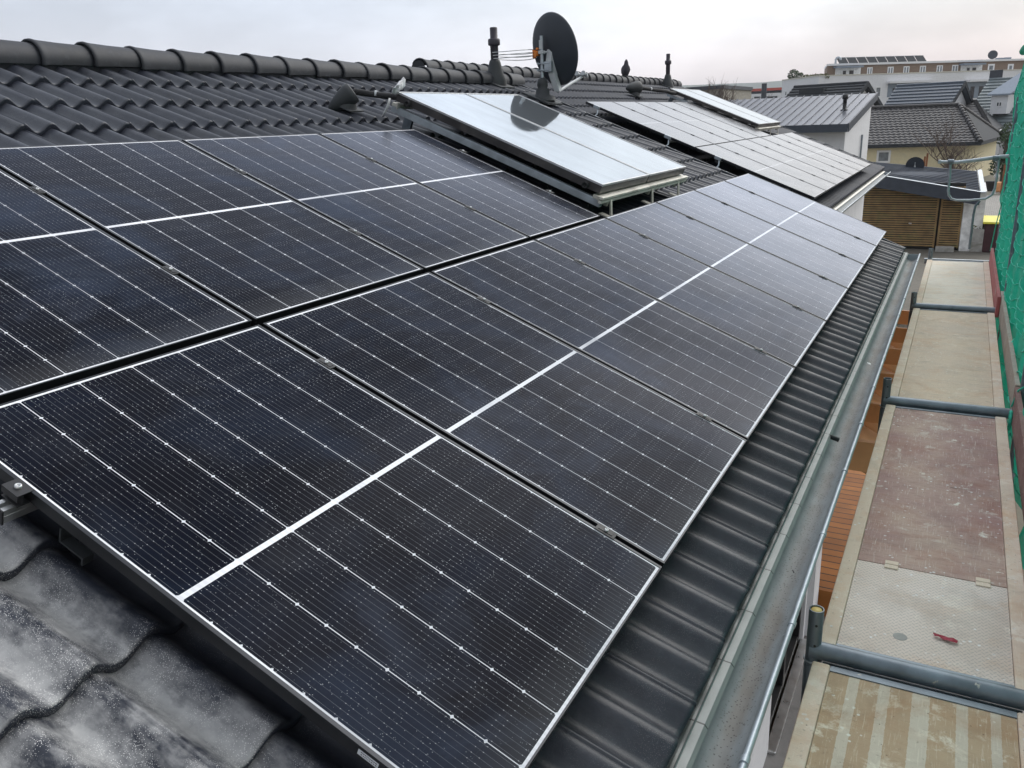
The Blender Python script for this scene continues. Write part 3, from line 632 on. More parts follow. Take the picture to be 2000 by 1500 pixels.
# rails, clamps
def rail(u0, u1, v, n0, label, group, mat='alu'):
    r = thing('mounting_rail', label, 'rail', rmat(u0, v, n0), group); t = MB(); L = u1-u0
    prof = [(-.02, 0), (-.02, -.04), (.02, -.04), (.02, 0), (.007, 0), (.007, -.012), (-.007, -.012), (-.007, 0)]
    n = len(prof)
    t.add([(0, y, z) for y, z in prof]+[(L, y, z) for y, z in prof], [(i, (i+1) % n, n+(i+1) % n, n+i) for i in range(n)])
    for y in (-.0213, .0203): t.box((0.002, y, -.028), (L-.002, y+.001, -.018))
    fixn(t.build('extrusion', M_[mat], r, local=True))
    t = MB(); t.box((-.005, -.022, -.042), (.0, .022, .001), bev=.001); t.build('end_cap', M_['black'], r, local=True)
    return r
GR = 'mounting rails under the near solar array'
RV = [.205, 1.375, UR+.44, UR+1.235]
for v, l, u0, u1 in ((RV[0], 'aluminium mounting rail under the gutter side panels, lower of two', -1.16, 8.1), (RV[1], 'aluminium mounting rail with a capped end sticking out at the left picture edge', -1.205, 8.1),
        (RV[2], 'aluminium mounting rail under the lower half of the upper panel row', -1.2, 3.52), (RV[3], 'aluminium mounting rail under the top half of the upper panel row', -1.2, 3.5)):
    rail(u0, u1, v, -.037, l, GR)
for v, l in ((QV+.4, 'rail under the lower edge of the far array'), (QV+1.5, 'rail under the far array below its row joint'), (QV+QL+.4, 'rail under the far array above its row joint'), (QV+QL+1.5, 'rail under the top edge of the far array')):
    rail(QU-.06, QU+(7 if v < 3 else 5)*QP, v, NQ-.037, l, 'mounting rails under the far solar array')
def make_clamp(u, v, n, label, group):
    r = thing('panel_clamp', label, 'clamp', rmat(u, v, n), group)
    t = MB(); t.box((-.0085, -.035, -.034), (.0085, .035, .0)); t.box((-.019, -.035, .0005), (.019, .035, .0035), bev=.001); t.box((-.0095, -.025, .0036), (.0095, .025, .0052)); t.build('clamp_body', M_['black'], r, local=True)
    t = MB(); t.lathe([(.0065, .0053), (.0065, .011), (.004, .0112), (.004, .008), (.0005, .0078)], n=12); t.build('bolt', M_['alu'], r, local=True)
    return r
c0 = make_clamp(-.005, RV[0], 0, 'black clamp low on the seam between the two nearest gutter side panels', 'black clamps in the panel seams of the near roof')
GC = 'black clamps in the panel seams of the near roof'
for i, v in enumerate(RV):
    for k in range(0, 7 if i < 2 else 3):
        if i == 0 and k == 0: continue
        pl_ = ('low', 'high', 'low', 'high')[i]; rw = 'gutter side row' if i < 2 else 'upper row'
        copy_tree(c0, rmat(-.005+k*PP, v), 'black clamp %s on the %s seam of the %s, counted from near' % (pl_, ordn[k] if k else 'first', rw), GC)
for i, v in enumerate((QV+.4, QV+1.5, QV+QL+.4, QV+QL+1.5)):
    for k in range(0, 6 if i < 2 else 4):
        copy_tree(c0, rmat(QU+(k+1)*QP-.009, v, NQ), 'small dark clamp %s on seam %s from near, far array %s row' % (('low', 'high')[i % 2], ('one', 'two', 'three', 'four', 'five', 'six')[k], ('lower', 'upper')[i//2]), 'dark clamps in the seams of the far array')
# end clamps with bolt at open array ends
def make_end_clamp(M, label, group, s=1):
    r = thing('end_clamp', label, 'clamp', M, group)
    t = MB(); t.box((-.034*s if s > 0 else 0, -.03, -.034), (0 if s > 0 else .034, .03, -.031)); t.box((-.034, -.03, -.003), (.009, .03, .0005)) if s > 0 else t.box((-.009, -.03, .0005), (.034, .03, .0035))
    t.box((-.0225, -.03, -.034), (-.018, .03, -.003)) if s > 0 else t.box((.018, -.03, -.034), (.0225, .03, .0005))
    t.box((-.034, -.03, -.02), (-.0305, .03, -.003)) if s > 0 else None
    t.build('bracket', M_['black'], r, local=True)
    t = MB(); x = -.012*s; t.lathe([(.0085, .0006), (.0085, .0075), (.0045, .0078), (.0045, .004), (.0005, .0038)], M=Matrix.Translation((x, 0, 0 if s > 0 else .003)), n=14); t.build('bolt', M_['alu'], r, local=True)
    return r
make_end_clamp(rmat(-1.1446, RV[1], .0005), 'black end clamp with bright bolt above the capped rail end at the left', 'end clamps')
for v, l in ((RV[2], 'lower black end clamp at the collector side of the upper panel row'), (RV[3], 'upper black end clamp at the collector side of the upper panel row')):
    make_end_clamp(rmat(3*PP-.0095, v, 0), l, 'end clamps', -1)
# near mounting hook foot under array edge
t = MB(); Mh = rmat(-1.125, 1.17, -.115)
t.box((0, 0, .0), (.03, .09, .006)); t.box((0, 0, -.018), (.03, .006, .0)); t.box((0, .084, .006), (.03, .09, .045)); hk = t.build('roof_hook', M_['boot'], None, Mh); tag(hk, 'grey steel roof hook peeping out under the near edge of the nearest panel', 'roof hook')
# far array: cable hooks hanging from the near edge
for i, (px, py) in enumerate(((1165, 214), (1302, 275), (1399, 318))):
    q = onpl(px, py, rp(QU-.02, 0), V((0, 1, 0))); v = q.dot(S)
    M = rmat(QU-.02, v, NQ)
    r = thing('cable_clip', ('topmost', 'middle', 'lowest')[i]+' of three grey clips with dangling wire on the far array edge', 'clip', M, 'clips on the far array edge')
    t = MB(); t.box((-.05, -.05, -.035), (0, .05, .01), bev=.003); t.build('clip', M_['galv_light'], r, local=True)
    t = MB(); t.tube([(-.03, -.03, -.03), (-.06, -.06, -.1), (-.1, -.05, -.13), (-.12, -.17, -.14), (-.2, -.24, -.12), (-.22, -.27, -.17)], .012, 6); t.build('wire', M_['galv_light'], r, local=True)
# ================================================================ THERMAL COLLECTORS
def collector(u0, v0, n0, W, L, label, group, stub, cream=True):
    M = rmat(u0, v0, n0); r = thing('thermal_collector', label, 'solar collector', M, group); th = .07
    t = MB(); b = .013
    for q in ((0, 0, b, L), (W-b, 0, W, L), (b, 0, W-b, b), (b, L-b, W-b, L)): t.box((q[0]+.0002, q[1]+.0002, -.012), (q[2]-.0002, q[3]-.0002, .004), bev=.001)
    t.build('trim', M_['alu'], r, local=True)
    t = MB(); t.box((.004, .004, -th), (W-.004, L-.004, -.0125)); t.build('casing', M_['casing'], r, local=True)
    t = MB(); t.poly([(b-.001, b-.001, .0), (W-b+.001, b-.001, .0), (W-b+.001, L-b+.001, .0), (b-.001, L-b+.001, .0)]); t.build('glass', M_['absorber'], r, local=True)
    if stub:
        for yy in (.13, L-.13):
            t = MB(); Mr = Matrix.Translation((0.004, yy, -.05)) @ Matrix.Rotation(-pi/2, 4, 'Y'); t.lathe([(.026, 0), (.026, .03), (.017, .032), (.017, .018), (.001, .017)], M=Mr, n=14)
            t.build('pipe_stub', M_['rubber'], r, local=True)
    return r
M_['casing'] = simple('bronze_grey_collector_casing', (.06, .055, .055), .4, metal=.5, var=.2, dirt=(.12, .11, .1), dirts=(.5, .7))
CU, CV, CN = 3.71, 1.885, .15; CW, CL = 1.075, 1.955
collector(CU, CV, CN, CW, CL, 'mirror-bright glass collector beside the upper black panels, the nearer of its pair', 'glass thermal collectors', True)
collector(CU+CW+.012, CV, CN, CW, CL, 'mirror-bright glass collector in which the satellite dish is reflected most clearly', 'glass thermal collectors', False)
DU, DV, DN = 16.25, 3.38, -.2
collector(DU, DV, DN, 1.15, 2.1, 'glossy white looking collector on the far roof, nearer of its pair', 'glass thermal collectors', True)
collector(DU+1.162, DV, DN, 1.15, 2.1, 'glossy white looking collector at the far end of the far roof', 'glass thermal collectors', False)
def coll_frame(U, Vv, Nn, W2, L, label, off):
    M = rmat(U, Vv, Nn); r = thing('collector_frame', label, 'support frame', M, 'aluminium frames under the collectors')
    for x in (.0, W2-.05):
        t = MB(); t.box((x, -.03, -.165), (x+.05, L+.02, -.15)); t.box((x, -.03, -.15), (x+.006, L+.02, -.115)); t.box((x+.044, -.03, -.15), (x+.05, L+.02, -.115)); t.box((x+.003, -.028, -.118), (x+.047, L+.018, -.112)); t.build('side_rail', M_['galv_light'], r, local=True)
    for y in (-.012, L-.04):
        t = MB(); t.box((-.02, y, -.1115), (W2+.02, y+.05, -.0865)); t.box((-.02, y-.006, -.125), (W2+.02, y-.0005, -.0865)); t.build('cross_rail', M_['alu_dull'], r, local=True)
    t = MB(); t.box((-.03, -.05, -.1), (W2+.03, -.02, -.08), bev=.002); t.box((-.03, -.045, -.13), (W2+.03, -.022, -.108)); t.build('lower_ledge', M_['alu_dull'], r, local=True)
    for x in (.16, W2*.53, W2-.25):
        t = MB(); t.box((x, -.03, -.175), (x+.035, .0, -.13)); t.prism([(x+.002, -.03, -.1), (x+.002, -.045, -.11), (x+.002, -.1, -.235), (x+.002, -.085, -.235)], (.03, 0, 0)); t.box((x-.02, -.13, -.25), (x+.055, -.0, -.241))
        t.box((x-.02, -.134, -.272), (x+.055, -.13, -.241)); t.build('foot', M_['alu_dull'], r, local=True)
        t = MB(); t.box((x, L-.1, -.3), (x+.03, L-.02, -.166)); t.build('hook', M_['galv'], r, local=True)
    return r
coll_frame(CU, CV, CN, CW*2+.012, CL, 'aluminium support frame under the near pair of glass collectors', OFF)
coll_frame(DU, DV, DN, 2.312, 2.1, 'aluminium support frame under the far pair of collectors', OFF2)
def pipe_run(bu, bv, bn, path, label1, label2, sc_=1.):
    # mushroom shaped pipe entry hood lying on the tiles + insulated pipe
    P = rp(bu, bv, bn); d = (V(path[0])-V((bu, bv, bn))).normalized()
    M = rmat(bu, bv, bn); r = thing('pipe_entry_hood', label1, 'vent hood', M, 'pipe hoods on the roofs')
    z = d; x = z.orthogonal().normalized(); y = z.cross(x); Mr = Matrix(((x.x, y.x, z.x, 0), (x.y, y.y, z.y, 0), (x.z, y.z, z.z, 0), (0, 0, 0, 1)))
    t = MB(); t.lathe([(.004*sc_, -.24*sc_), (.035*sc_, -.215*sc_), (.062*sc_, -.15*sc_), (.088*sc_, -.07*sc_), (.102*sc_, 0), (.102*sc_, .045*sc_), (.085*sc_, .055*sc_), (.045*sc_, .045*sc_)], M=Mr, n=24); t.build('hood', M_['boot'], r, local=True)
    t = MB()
    rows = []
    for q, (s, h) in enumerate(((.1, -.1), (.085, -.06), (.065, -.02))): rows.append([V((s*sc_*cos(a)*1.1, s*sc_*sin(a), h*sc_+.0)) for a in [2*pi*j/20 for j in range(21)]])
    t.grid(rows); t.box((-.11*sc_, -.13*sc_, -.115*sc_), (.11*sc_, .1*sc_, -.1*sc_), bev=.004); t.build('flashing', M_['boot'], r, local=True)
    pts = [rp(*q) for q in path]
    r2 = thing('insulated_pipe', label2, 'pipe', pts[0], 'insulated collector pipes')
    t = MB(); full = []
    for i in range(len(pts)-1):
        for k in range(6): full.append(pts[i].lerp(pts[i+1], k/6)+V((0, 0, -.006*sin(pi*k/6))))
    full.append(pts[-1]); t.tube(full, [.029*sc_*(1+.05*sin(i*1.9)) for i in range(len(full))], 12); t.build('sleeve', M_['rubber'], r2)
    t = MB(); a = pts[0].lerp(pts[1], .42); b = pts[0].lerp(pts[1], .46); t.tube([a, b], .0315*sc_, 12); t.build('tape_band', M_['lightgrey'], r2)
hb = onpl(684, 172, rp(0, 0, OFF+.16), N); hbu, hbv = hb.y, hb.dot(S)
he = onpl(792, 189, rp(0, 0, CN-.04), N)
pipe_run(hbu, hbv, OFF+.1, [(hbu+.03, hbv-.02, OFF+.14), (he.y-.02, he.dot(S), CN-.045), (CU+.01, CV+CL-.13, CN-.05)], 'dark dome shaped pipe hood on the near roof, left of the collectors', 'black insulated pipe from the dome hood to the near collectors', .88)
hb = onpl(1243, 171, rp(0, 0, OFF2+.16), N); he = onpl(1300, 178, rp(0, 0, DN-.04), N)
pipe_run(hb.y, hb.dot(S), OFF2+.16, [(hb.y+.05, hb.dot(S)-.02, OFF2+.17), (he.y, he.dot(S), DN-.04), (DU, DV+1.95, DN-.05)], 'dark cone shaped pipe hood on the far roof near the pigeon', 'black insulated pipe on the far roof to the far collectors', 1.25)
# crumpled plastic film at the connection
q = rp(CU-.02, CV+CL-.02, CN+.03)
t = MB(); rows = []
for i in range(7):
    a = i/6; rows.append([q+V((-.04*cos(j*.5)+.015*sin(i*3+j), -.05+.1*a+.01*sin(j*2.3+i), .11*sin(pi*j/9)*(.5+a*.6)+.012*sin(i*2.7+j*1.3)-.03)) for j in range(9)])
t.grid(rows)
rows = [[q+V((-.02-.02*i+.004*j, -.09-.012*j+.01*sin(i), -.07-.035*i)) for j in range(5)] for i in range(5)]
t.grid(rows)
o = t.build('plastic_film', M_['foil']); m_ = o.modifiers.new('thick', 'SOLIDIFY'); m_.thickness = .004; tag(o, 'crumpled white plastic film caught on the pipe joint at the collector corner', 'plastic film')
# ================================================================ DISH, MAST, PIPES
YM = 7.9; mt = atY(1055, 70, YM); mb_ = atY(1060, 183, YM)
base_roof = V((mb_.x, YM, 0)); zz = (rp(0, 0, OFF).dot(N)-base_roof.dot(N))/N.z; base_roof.z = zz
mast = thing('antenna_mast', 'thin grey steel mast rising from a dark rubber boot behind the collectors', 'mast', base_roof)
t = MB(); t.tube([base_roof, V((mb_.x, YM, mt.z))], .021, 14); t.build('tube', M_['galv_light'], mast)
t = MB(); t.lathe([(.17, -.02), (.16, .03), (.095, .05), (.085, .12), (.062, .135), (.07, .17), (.06, .24), (.028, .26)], M=Matrix.Translation(base_roof), n=20); t.box((-.2, -.24, -.0), (.2, .2, .02), M=Matrix.Translation(base_roof) @ Matrix.Rotation(A, 4, 'Y')); t.build('boot', M_['boot'], mast)
t = MB(); t.box((-.024, -.026, -.16), (.024, -.0215, -.05), M=Matrix.Translation(V((mb_.x, YM, mt.z)))); t.build('tape_label', M_['lightgrey'], mast)
mx = mb_.x
# satellite dish seen from behind
dc = atY(1083, 97, 8.02); az = radians(-15); el = radians(13)
dn = V((sin(-az)*-1*-1*cos(el)*1.0, cos(az)*cos(el), sin(el)))
dn = V((sin(radians(18))*cos(el), cos(radians(18))*cos(el), sin(el))).normalized()
dx = V((0, 0, 1)).cross(dn).normalized()*-1; dyv = dx.cross(dn).normalized(); dyv = dyv if dyv.z > 0 else -dyv
dish = thing('satellite_dish', 'large anthracite satellite dish seen from behind on the mast, with grey bracket and feed arm', 'satellite dish', dc)
t = MB(); RX, RY = .37, .435; rows = []; nr = 10
for i in range(nr+1):
    s = i/nr; rows.append([dc + dx*(RX*s*cos(a)) + dyv*(RY*s*sin(a)) + dn*(.075*s*s-.075) for a in [2*pi*j/48 for j in range(49)]])
rows.append([p+dn*.012+(p-dc).normalized()*.006 for p in rows[-1]]); rows.append([p+dn*.002-(p-dc).normalized()*.008 for p in rows[-1]])
t.grid(rows); o = weld(t.build('reflector', M_['dish'], dish), 1e-4); m_ = o.modifiers.new('thick', 'SOLIDIFY'); m_.thickness = .003
def lin(a, b, k): return a+(b-a)*k
# vertical back bracket, mast clamps
bt = atY(1072, 96, 7.93); bb = atY(1082, 176, 7.93)
t = MB(); ax = (bb-bt).normalized()
off = V((-.015, 0, 0))
spine = [bt+V((0, .02, 0)), lin(bt, bb, .3)+V((-.03, .0, 0)), lin(bt, bb, .65)+V((-.01, .0, 0)), bb+V((.02, .04, -.02))]
for dxx in (-.035, .035): t.prism([spine[0]+V((dxx, 0, 0)), spine[1]+V((dxx, 0, 0)), spine[2]+V((dxx, 0, 0)), spine[3]+V((dxx, 0, 0)), spine[3]+V((dxx, .08, .03)), spine[2]+V((dxx, .1, 0)), spine[0]+V((dxx, .09, 0))], (.004, 0, 0))
t.prism([spine[0]+V((-.035, 0, 0)), spine[1]+V((-.035, 0, 0)), spine[2]+V((-.035, 0, 0)), spine[3]+V((-.035, 0, 0)), spine[3]+V((.035, 0, 0)), spine[2]+V((.035, 0, 0)), spine[1]+V((.035, 0, 0)), spine[0]+V((.035, 0, 0))], (0, .004, 0))
fixn(t.build('back_bracket', M_['lightgrey'], dish))
pa = lin(bt, bb, .42)
t = MB()
for dz in (-.04, .04):
    for yy_ in (-.03, .03): t.tube([V((mx-.06, YM+yy_, pa.z+dz)), V((pa.x+.01, YM+yy_, pa.z+dz))], .006, 8)
    t.box((mx-.05, YM-.045, pa.z+dz-.012), (mx-.035, YM+.045, pa.z+dz+.012)); t.box((mx+.03, YM-.045, pa.z+dz-.012), (mx+.045, YM+.045, pa.z+dz+.012))
t.box((mx+.045, YM-.03, pa.z-.06), (pa.x+.03, YM+.03, pa.z+.06)); t.build('mast_clamp', M_['galv_light'], dish)
lnb = atY(1136, 146, 8.75); arm0 = spine[3]+V((.0, .04, 0))
t = MB(); t.tube([arm0, lin(arm0, lnb, .5)+V((0, 0, -.01)), lnb+V((0, 0, -.03))], .019, 8); t.build('feed_arm', M_['lightgrey'], dish)
dir_ = (dc-lnb).normalized(); sx = V((dir_.y, -dir_.x, 0)).normalized()
t = MB()
for s in (-.05, .05): t.tube([lnb+sx*s-dir_*.06, lnb+sx*s+dir_*.02, lnb+sx*s+dir_*.021, lnb+sx*s+dir_*.06], [.02, .022, .032, .032], 12)
t.tube([lnb-sx*.09, lnb+sx*.09], .018, 10); t.build('feed_head', M_['lightgrey'], dish)
# ring dipole aerial on the mast
rz = atY(1048, 103, YM).z; ant = thing('ring_aerial', 'flat ring radio aerial of thin bright wire with an orange clamp on the mast', 'aerial', V((mx, YM, rz)))
rl = atY(965, 101, YM-.0).x; t = MB()
cxr = (rl+mx-.09)/2; ra = (mx-.09-rl)/2
for dz, sc2 in ((.028, 1), (-.008, .98), (-.045, .97)):
    t.tube([V((cxr+ra*sc2*cos(a), YM+.3*sin(a)*sc2, rz+dz+.008*cos(a*2))) for a in [2*pi*j/36 for j in range(37)]], .0055, 6, cap=False)
t.tube([V((rl+.005, YM, rz+.03)), V((rl-.012, YM, rz-.01)), V((rl+.01, YM, rz-.05))], .009, 6)
t.build('ring', M_['alu'], ant)
t = MB(); c = V((mx-.075, YM, rz-.01)); t.box(c-V((.04, .035, .03)), c+V((.03, .035, .03)), bev=.008); t.box(c-V((.05, .02, .055)), c+V((-.01, .02, .05)), bev=.006); t.tube([c+V((0, -.04, .03)), c+V((0, -.04, -.045))], .016, 8); t.tube([c+V((.02, -.03, .055)), c+V((.02, .03, .055))], .014, 8); t.build('orange_clamp', M_['orange'], ant)
t = MB(); t.tube([c, V((mx+.03, YM, rz-.005)), V((mx+.085, YM-.01, rz+.002))], .011, 8); t.box((mx-.035, YM-.035, rz-.02), (mx+.035, YM+.035, rz+.02), bev=.004); t.build('bracket', M_['lightgrey'], ant)
# vent pipes
def vent_pipe(x, y, z0, z1, k, label, off):
    P = V((x, y, z0)); r = thing('vent_pipe', label, 'vent pipe', P, 'dark plastic vent pipes')
    H = z1-z0
    t = MB(); t.lathe([(.052*k, .1), (.054*k, H*.66), (.058*k, H*.67), (.078*k, H*.68), (.081*k, H*.7), (.081*k, H*.77), (.074*k, H*.795), (.056*k, H*.80), (.05*k, H*.805), (.05*k, H*.985), (.046*k, H), (.04*k, H), (.04*k, H*.9), (.001, H*.895)], M=Matrix.Translation(P), n=24); t.build('pipe', M_['pvc_pipe'], r)
    t = MB(); t.lathe([(.15*k, -.1), (.15*k, .02), (.115*k, .1), (.09*k, .19), (.078*k, .24), (.066*k, .27), (.06*k, .275)], M=Matrix.Translation(P), n=24)
    t.box((-.2*k, -.2*k, -.02), (.2*k, .2*k, .01), M=Matrix.Translation(P) @ Matrix.Rotation(A, 4, 'Y'), bev=.003); t.build('boot', M_['boot'], r)
pb = onpl(972, 161, rp(0, 0, OFF), N); ptp = atY(958, 54, pb.y)
vent_pipe(pb.x-.03, pb.y, pb.z, ptp.z, .95, 'dark vent pipe near the ridge, left of the satellite dish', OFF)
pb = onpl(1304, 168, rp(0, 0, OFF2), N); ptp = atY(1306, 105, pb.y)
vent_pipe(pb.x, pb.y, pb.z, ptp.z, 1.0, 'dark vent pipe at the top of the far roof beside the far collectors', OFF2)
# pigeon on the far ridge
def pigeon(P, label):
    prof = [((-.02, -.17, -.03), .012), ((-.015, -.12, .02), .035), ((0, -.06, .09), .062), ((0, 0, .145), .072), ((0, .035, .19), .058), ((0, .05, .235), .034), ((0, .055, .27), .031), ((0, .065, .295), .03), ((0, .08, .31), .02), ((0, .105, .305), .008), ((0, .12, .3), .002)]
    Mt = Matrix.Translation(P) @ Matrix.Rotation(radians(-150), 4, 'Z') @ Matrix.Scale(1.15, 4)
    t = MB(); t.tube([Mt @ V(p) for p, r in prof], [r*(1.5 if .03 < r else 1.2) for p, r in prof], 14)
    for s in (-1, 1): t.tube([Mt @ V((s*.025, .01, .09)), Mt @ V((s*.025, .015, .0)), Mt @ V((s*.028, .05, -.003))], [.012, .007, .004], 6)
    t.tube([Mt @ V((0, -.14, 0)), Mt @ V((0, -.2, -.05)), Mt @ V((0, -.24, -.08))], [.03, .03, .022], 8)
    o = t.build('pigeon', M_['feather']); return tag(o, label, 'pigeon')
pg = onpl(1222, 144, rp(0, R2+.03, 0), V((S.z, 0, -S.x)).cross(V((0, 1, 0))).normalized() if False else V((1, 0, 0)))
rc = rp(0, R2+.05, OFF2+.065)
pgp = atX(1222, 145, rc.x); pigeon(V((rc.x, pgp.y, rc.z)), 'grey pigeon perched on the far ridge, right of the satellite dish')
# small things in the gutter
t = MB(); a = atZ(1622, 853, -.30); b = atZ(1638, 859, -.315)
t.tube([a, b], .012, 10); o = t.build('cable_stub', M_['black']); tag(o, 'short black pipe stub lying across the zinc gutter', 'pipe stub')
for i, (px, py, l) in enumerate(((1697, 712, 'pale dry leaf lying in the gutter halfway along'), (1462, 1210, 'tiny dark leaf in the gutter silt near the camera'), (1549, 1119, 'small dark crumb of leaf on the gutter silt'))):
    c = atZ(px, py, -.335); t = MB(); a = random.random()*3
    k_ = (.035 if i == 0 else .01)
    t.grid([[c+V((cos(a)*k_*s-sin(a)*k_*.3*w*(1-s*s), sin(a)*k_*s+cos(a)*k_*.3*w*(1-s*s), .004+.004*abs(w))) for w in (-1, 0, 1)] for s in (-1, -.5, 0, .5, 1)])
    o = t.build('leaf', M_['offwhite'] if i == 0 else M_['black']); m_ = o.modifiers.new('t', 'SOLIDIFY'); m_.thickness = .001; tag(o, l, 'leaf', 'leaves in the gutter')
# ================================================================ SCAFFOLD
DZ = -.6; DX0, DX1 = .40, 1.11
def deck(y0, y1, mat, label, boards=None, side='deck_side'):
    r = thing('scaffold_deck', label, 'scaffold deck', V(((DX0+DX1)/2, (y0+y1)/2, DZ)), 'scaffold decks in a row beside the gutter')
    for (a, b) in ((DX0, DX0+.062), (DX1-.062, DX1)):
        t = MB(); t.box((a, y0, DZ-.065), (b, y1, DZ+.004), bev=.004); t.build('side_rail', M_[side], r)
    t = MB()
    for (a, b) in ((y0, y0+.03), (y1-.03, y1)): t = MB(); t.box((DX0+.063, a, DZ-.06), (DX1-.063, b, DZ-.0)); t.build('end_bar', M_['galv'], r)
    for (nm, a, b, mt_, dz) in (boards or [('board', y0+.031, y1-.031, mat, 0)]):
        t = MB(); t.box((DX0+.064, a, DZ-.02+dz), (DX1-.064, b, DZ-.004+dz)); t.build(nm, M_[mt_], r)
    return r
Ys = [.62, 3.72, 6.9, 10.0]
d1 = deck(-2.46, .56, 'deck_near', 'nearest scaffold deck, brown with worn grey lengthwise strips', side='deck_side')
d2 = deck(.68, Ys[1]-.06, 'deck_plum', 'scaffold deck with a chequered aluminium hatch and plum brown board', [('hatch', .712, 1.40, 'deck_hatch', .003), ('board', 1.412, Ys[1]-.092, 'deck_plum', 0)])
d3 = deck(Ys[1]+.06, Ys[2]-.06, 'deck_tan', 'tan plywood scaffold deck between the second and third cross tubes')
d4 = deck(Ys[2]+.06, Ys[3]-.06, 'deck_pale', 'farthest scaffold deck, pale ply beside the red board')
for i, x in enumerate((DX0+.175, DX0+.53)):
    t = MB()
    for (a, b) in ((1.408, 1.44), (1.372, 1.404)): t.box((x, a, DZ-.002), (x+.055, b, DZ+.0045), bev=.0015)
    for k in range(5): t.tube([(x+.002+k*.0105, 1.406, DZ+.004), (x+.0115+k*.0105, 1.406, DZ+.004)], .0042, 8)
    h = t.build('hinge', M_['deck_side'], d2)
hc = atZ(1758, 1243, DZ)
t = MB(); t.lathe([(.026, DZ-.0008), (.024, DZ+.0005), (.018, DZ-.0006), (.0005, DZ-.0006)], M=Matrix.Translation((hc.x, hc.y, 0)), n=24); t.build('finger_recess', M_['concrete'], d2)
t = MB(); t.box((DX0+.066, 1.4005, DZ-.019), (DX1-.066, 1.4115, DZ-.012)); t.build('hinge_gap', M_['black'], d2)
# cross tubes with uprights
for i, y in enumerate(Ys):
    pl_ = ('nearest', 'second', 'third', 'farthest')[i]
    xo = DX0-.03
    if i < 3:
        r = thing('cross_tube', '%s galvanised cross tube between the scaffold decks' % pl_, 'scaffold tube', V((.74, y, DZ)), 'cross tubes of the scaffold')
        t = MB(); n = 12; t.tube([(DX0+.01-.03+(DX1+.1-DX0)*k/n, y, DZ+.012) for k in range(n+1)], .034, 16); t.build('tube', M_['galv'], r)
        t = MB(); t.box((DX0+.03, y-.052, DZ-.035), (DX1-.04, y+.0, DZ-.03)); t.box((DX0+.12, y-.056, DZ-.035), (DX0+.3, y-.05, DZ-.008)); t.box((DX0+.36, y-.056, DZ-.035), (DX0+.56, y-.05, DZ-.008)); t.build('claw_channel', M_['galv'], r)
    else:
        r = thing('end_beam', 'flat grey steel beam closing the farthest scaffold deck', 'scaffold beam', V((.74, y, DZ))); t = MB(); t.box((DX0-.04, y-.03, DZ-.06), (DX1+.02, y+.02, DZ+.01), bev=.003); t.build('beam', M_['galv_light'], r); t = MB(); t.box((DX0-.03, y-.0335, DZ-.05), (DX1+.01, y-.0305, DZ-.0)); t.build('web', M_['galv'], r)
    r = thing('scaffold_upright', ('nearest', 'second', 'third', 'farthest')[i]+' scaffold upright ending just above the decks beside the gutter'+(', yellow plug in its top' if i == 0 else ''), 'scaffold tube', V((xo, y, GZ)), 'inner uprights of the scaffold')
    ht = (.185, .17, .15, .14)[i]; x_ = xo+(.022 if i < 3 else .06)
    t = MB(); t.tube([(x_, y, GZ), (x_, y, DZ-.05)], .03, 16); t.tube([(x_, y, DZ-.055), (x_, y, DZ+.02), (x_, y, DZ+ht)], .027, 18, cap=False); t.grid([[V((x_+rr*cos(a), y+rr*sin(a), DZ+ht-(0 if rr > .021 else .02))) for a in [2*pi*j/18 for j in range(19)]] for rr in (.027, .0235, .0205, .0001)], 0, False)
    for zz_ in (.03, .09): t.lathe([(.0055, 0), (.0001, .0005)], M=Matrix.Translation((x_+.006, y-.0265, DZ+zz_*ht/.13)) @ Matrix.Rotation(pi/2, 4, 'X'), n=10, m=1)
    u_ = t.build('tube', [M_['galv'], M_['black']], r)
    t = MB(); t.tube([(x_+.031*cos(a), y+.031*sin(a), DZ-.03) for a in [2*pi*j/20 for j in range(21)]], .0035, 6); t.build('weld_ring', M_['galv_light'], r)
    if i == 0:
        t = MB(); t.lathe([(.0202, DZ+ht-.012), (.019, DZ+ht-.004), (.0001, DZ+ht-.003)], M=Matrix.Translation((x_, y, 0)), n=20); t.build('plug', M_['yellow_plug'], r)
# toe boards
def toe(y0, y1, mat, label, x=DX1+.035, z1=-.42):
    t = MB(); t.box((x, y0, DZ-.02), (x+.03, y1, z1), bev=.003); o = t.build('toe_board', [M_[mat]]); return tag(o, label, 'toe board', 'toe boards along the netting side')
toe(.75, 3.78, 'toe_red', 'plum brown toe board at the right edge beside the hatch deck', x=DX1+.03)
toe(3.82, 7.05, 'toe', 'weathered grey toe board beside the tan deck'); toe(6.75, 9.95, 'redpaint', 'faded red toe board beside the farthest deck', x=DX1+.002)
toe(-2.4, .7, 'toe', 'grey toe board beside the nearest deck')
# outer uprights (mostly behind the net) and side rails
XO = 1.24
for i, y in enumerate((-2.4, .62, 3.72, 6.9, 10.0)):
    t = MB(); t.tube([(XO-.05, y, GZ), (XO-.05, y, 1.4)], .0245, 12); o = t.build('scaffold_upright', M_['galv']); tag(o, ('outer scaffold upright behind the camera', 'outer scaffold upright level with the nearest cross tube', 'outer scaffold upright level with the second cross tube', 'outer scaffold upright level with the third cross tube', 'outer scaffold upright at the far end by the loop guardrail')[i], 'scaffold tube', 'outer uprights of the scaffold')
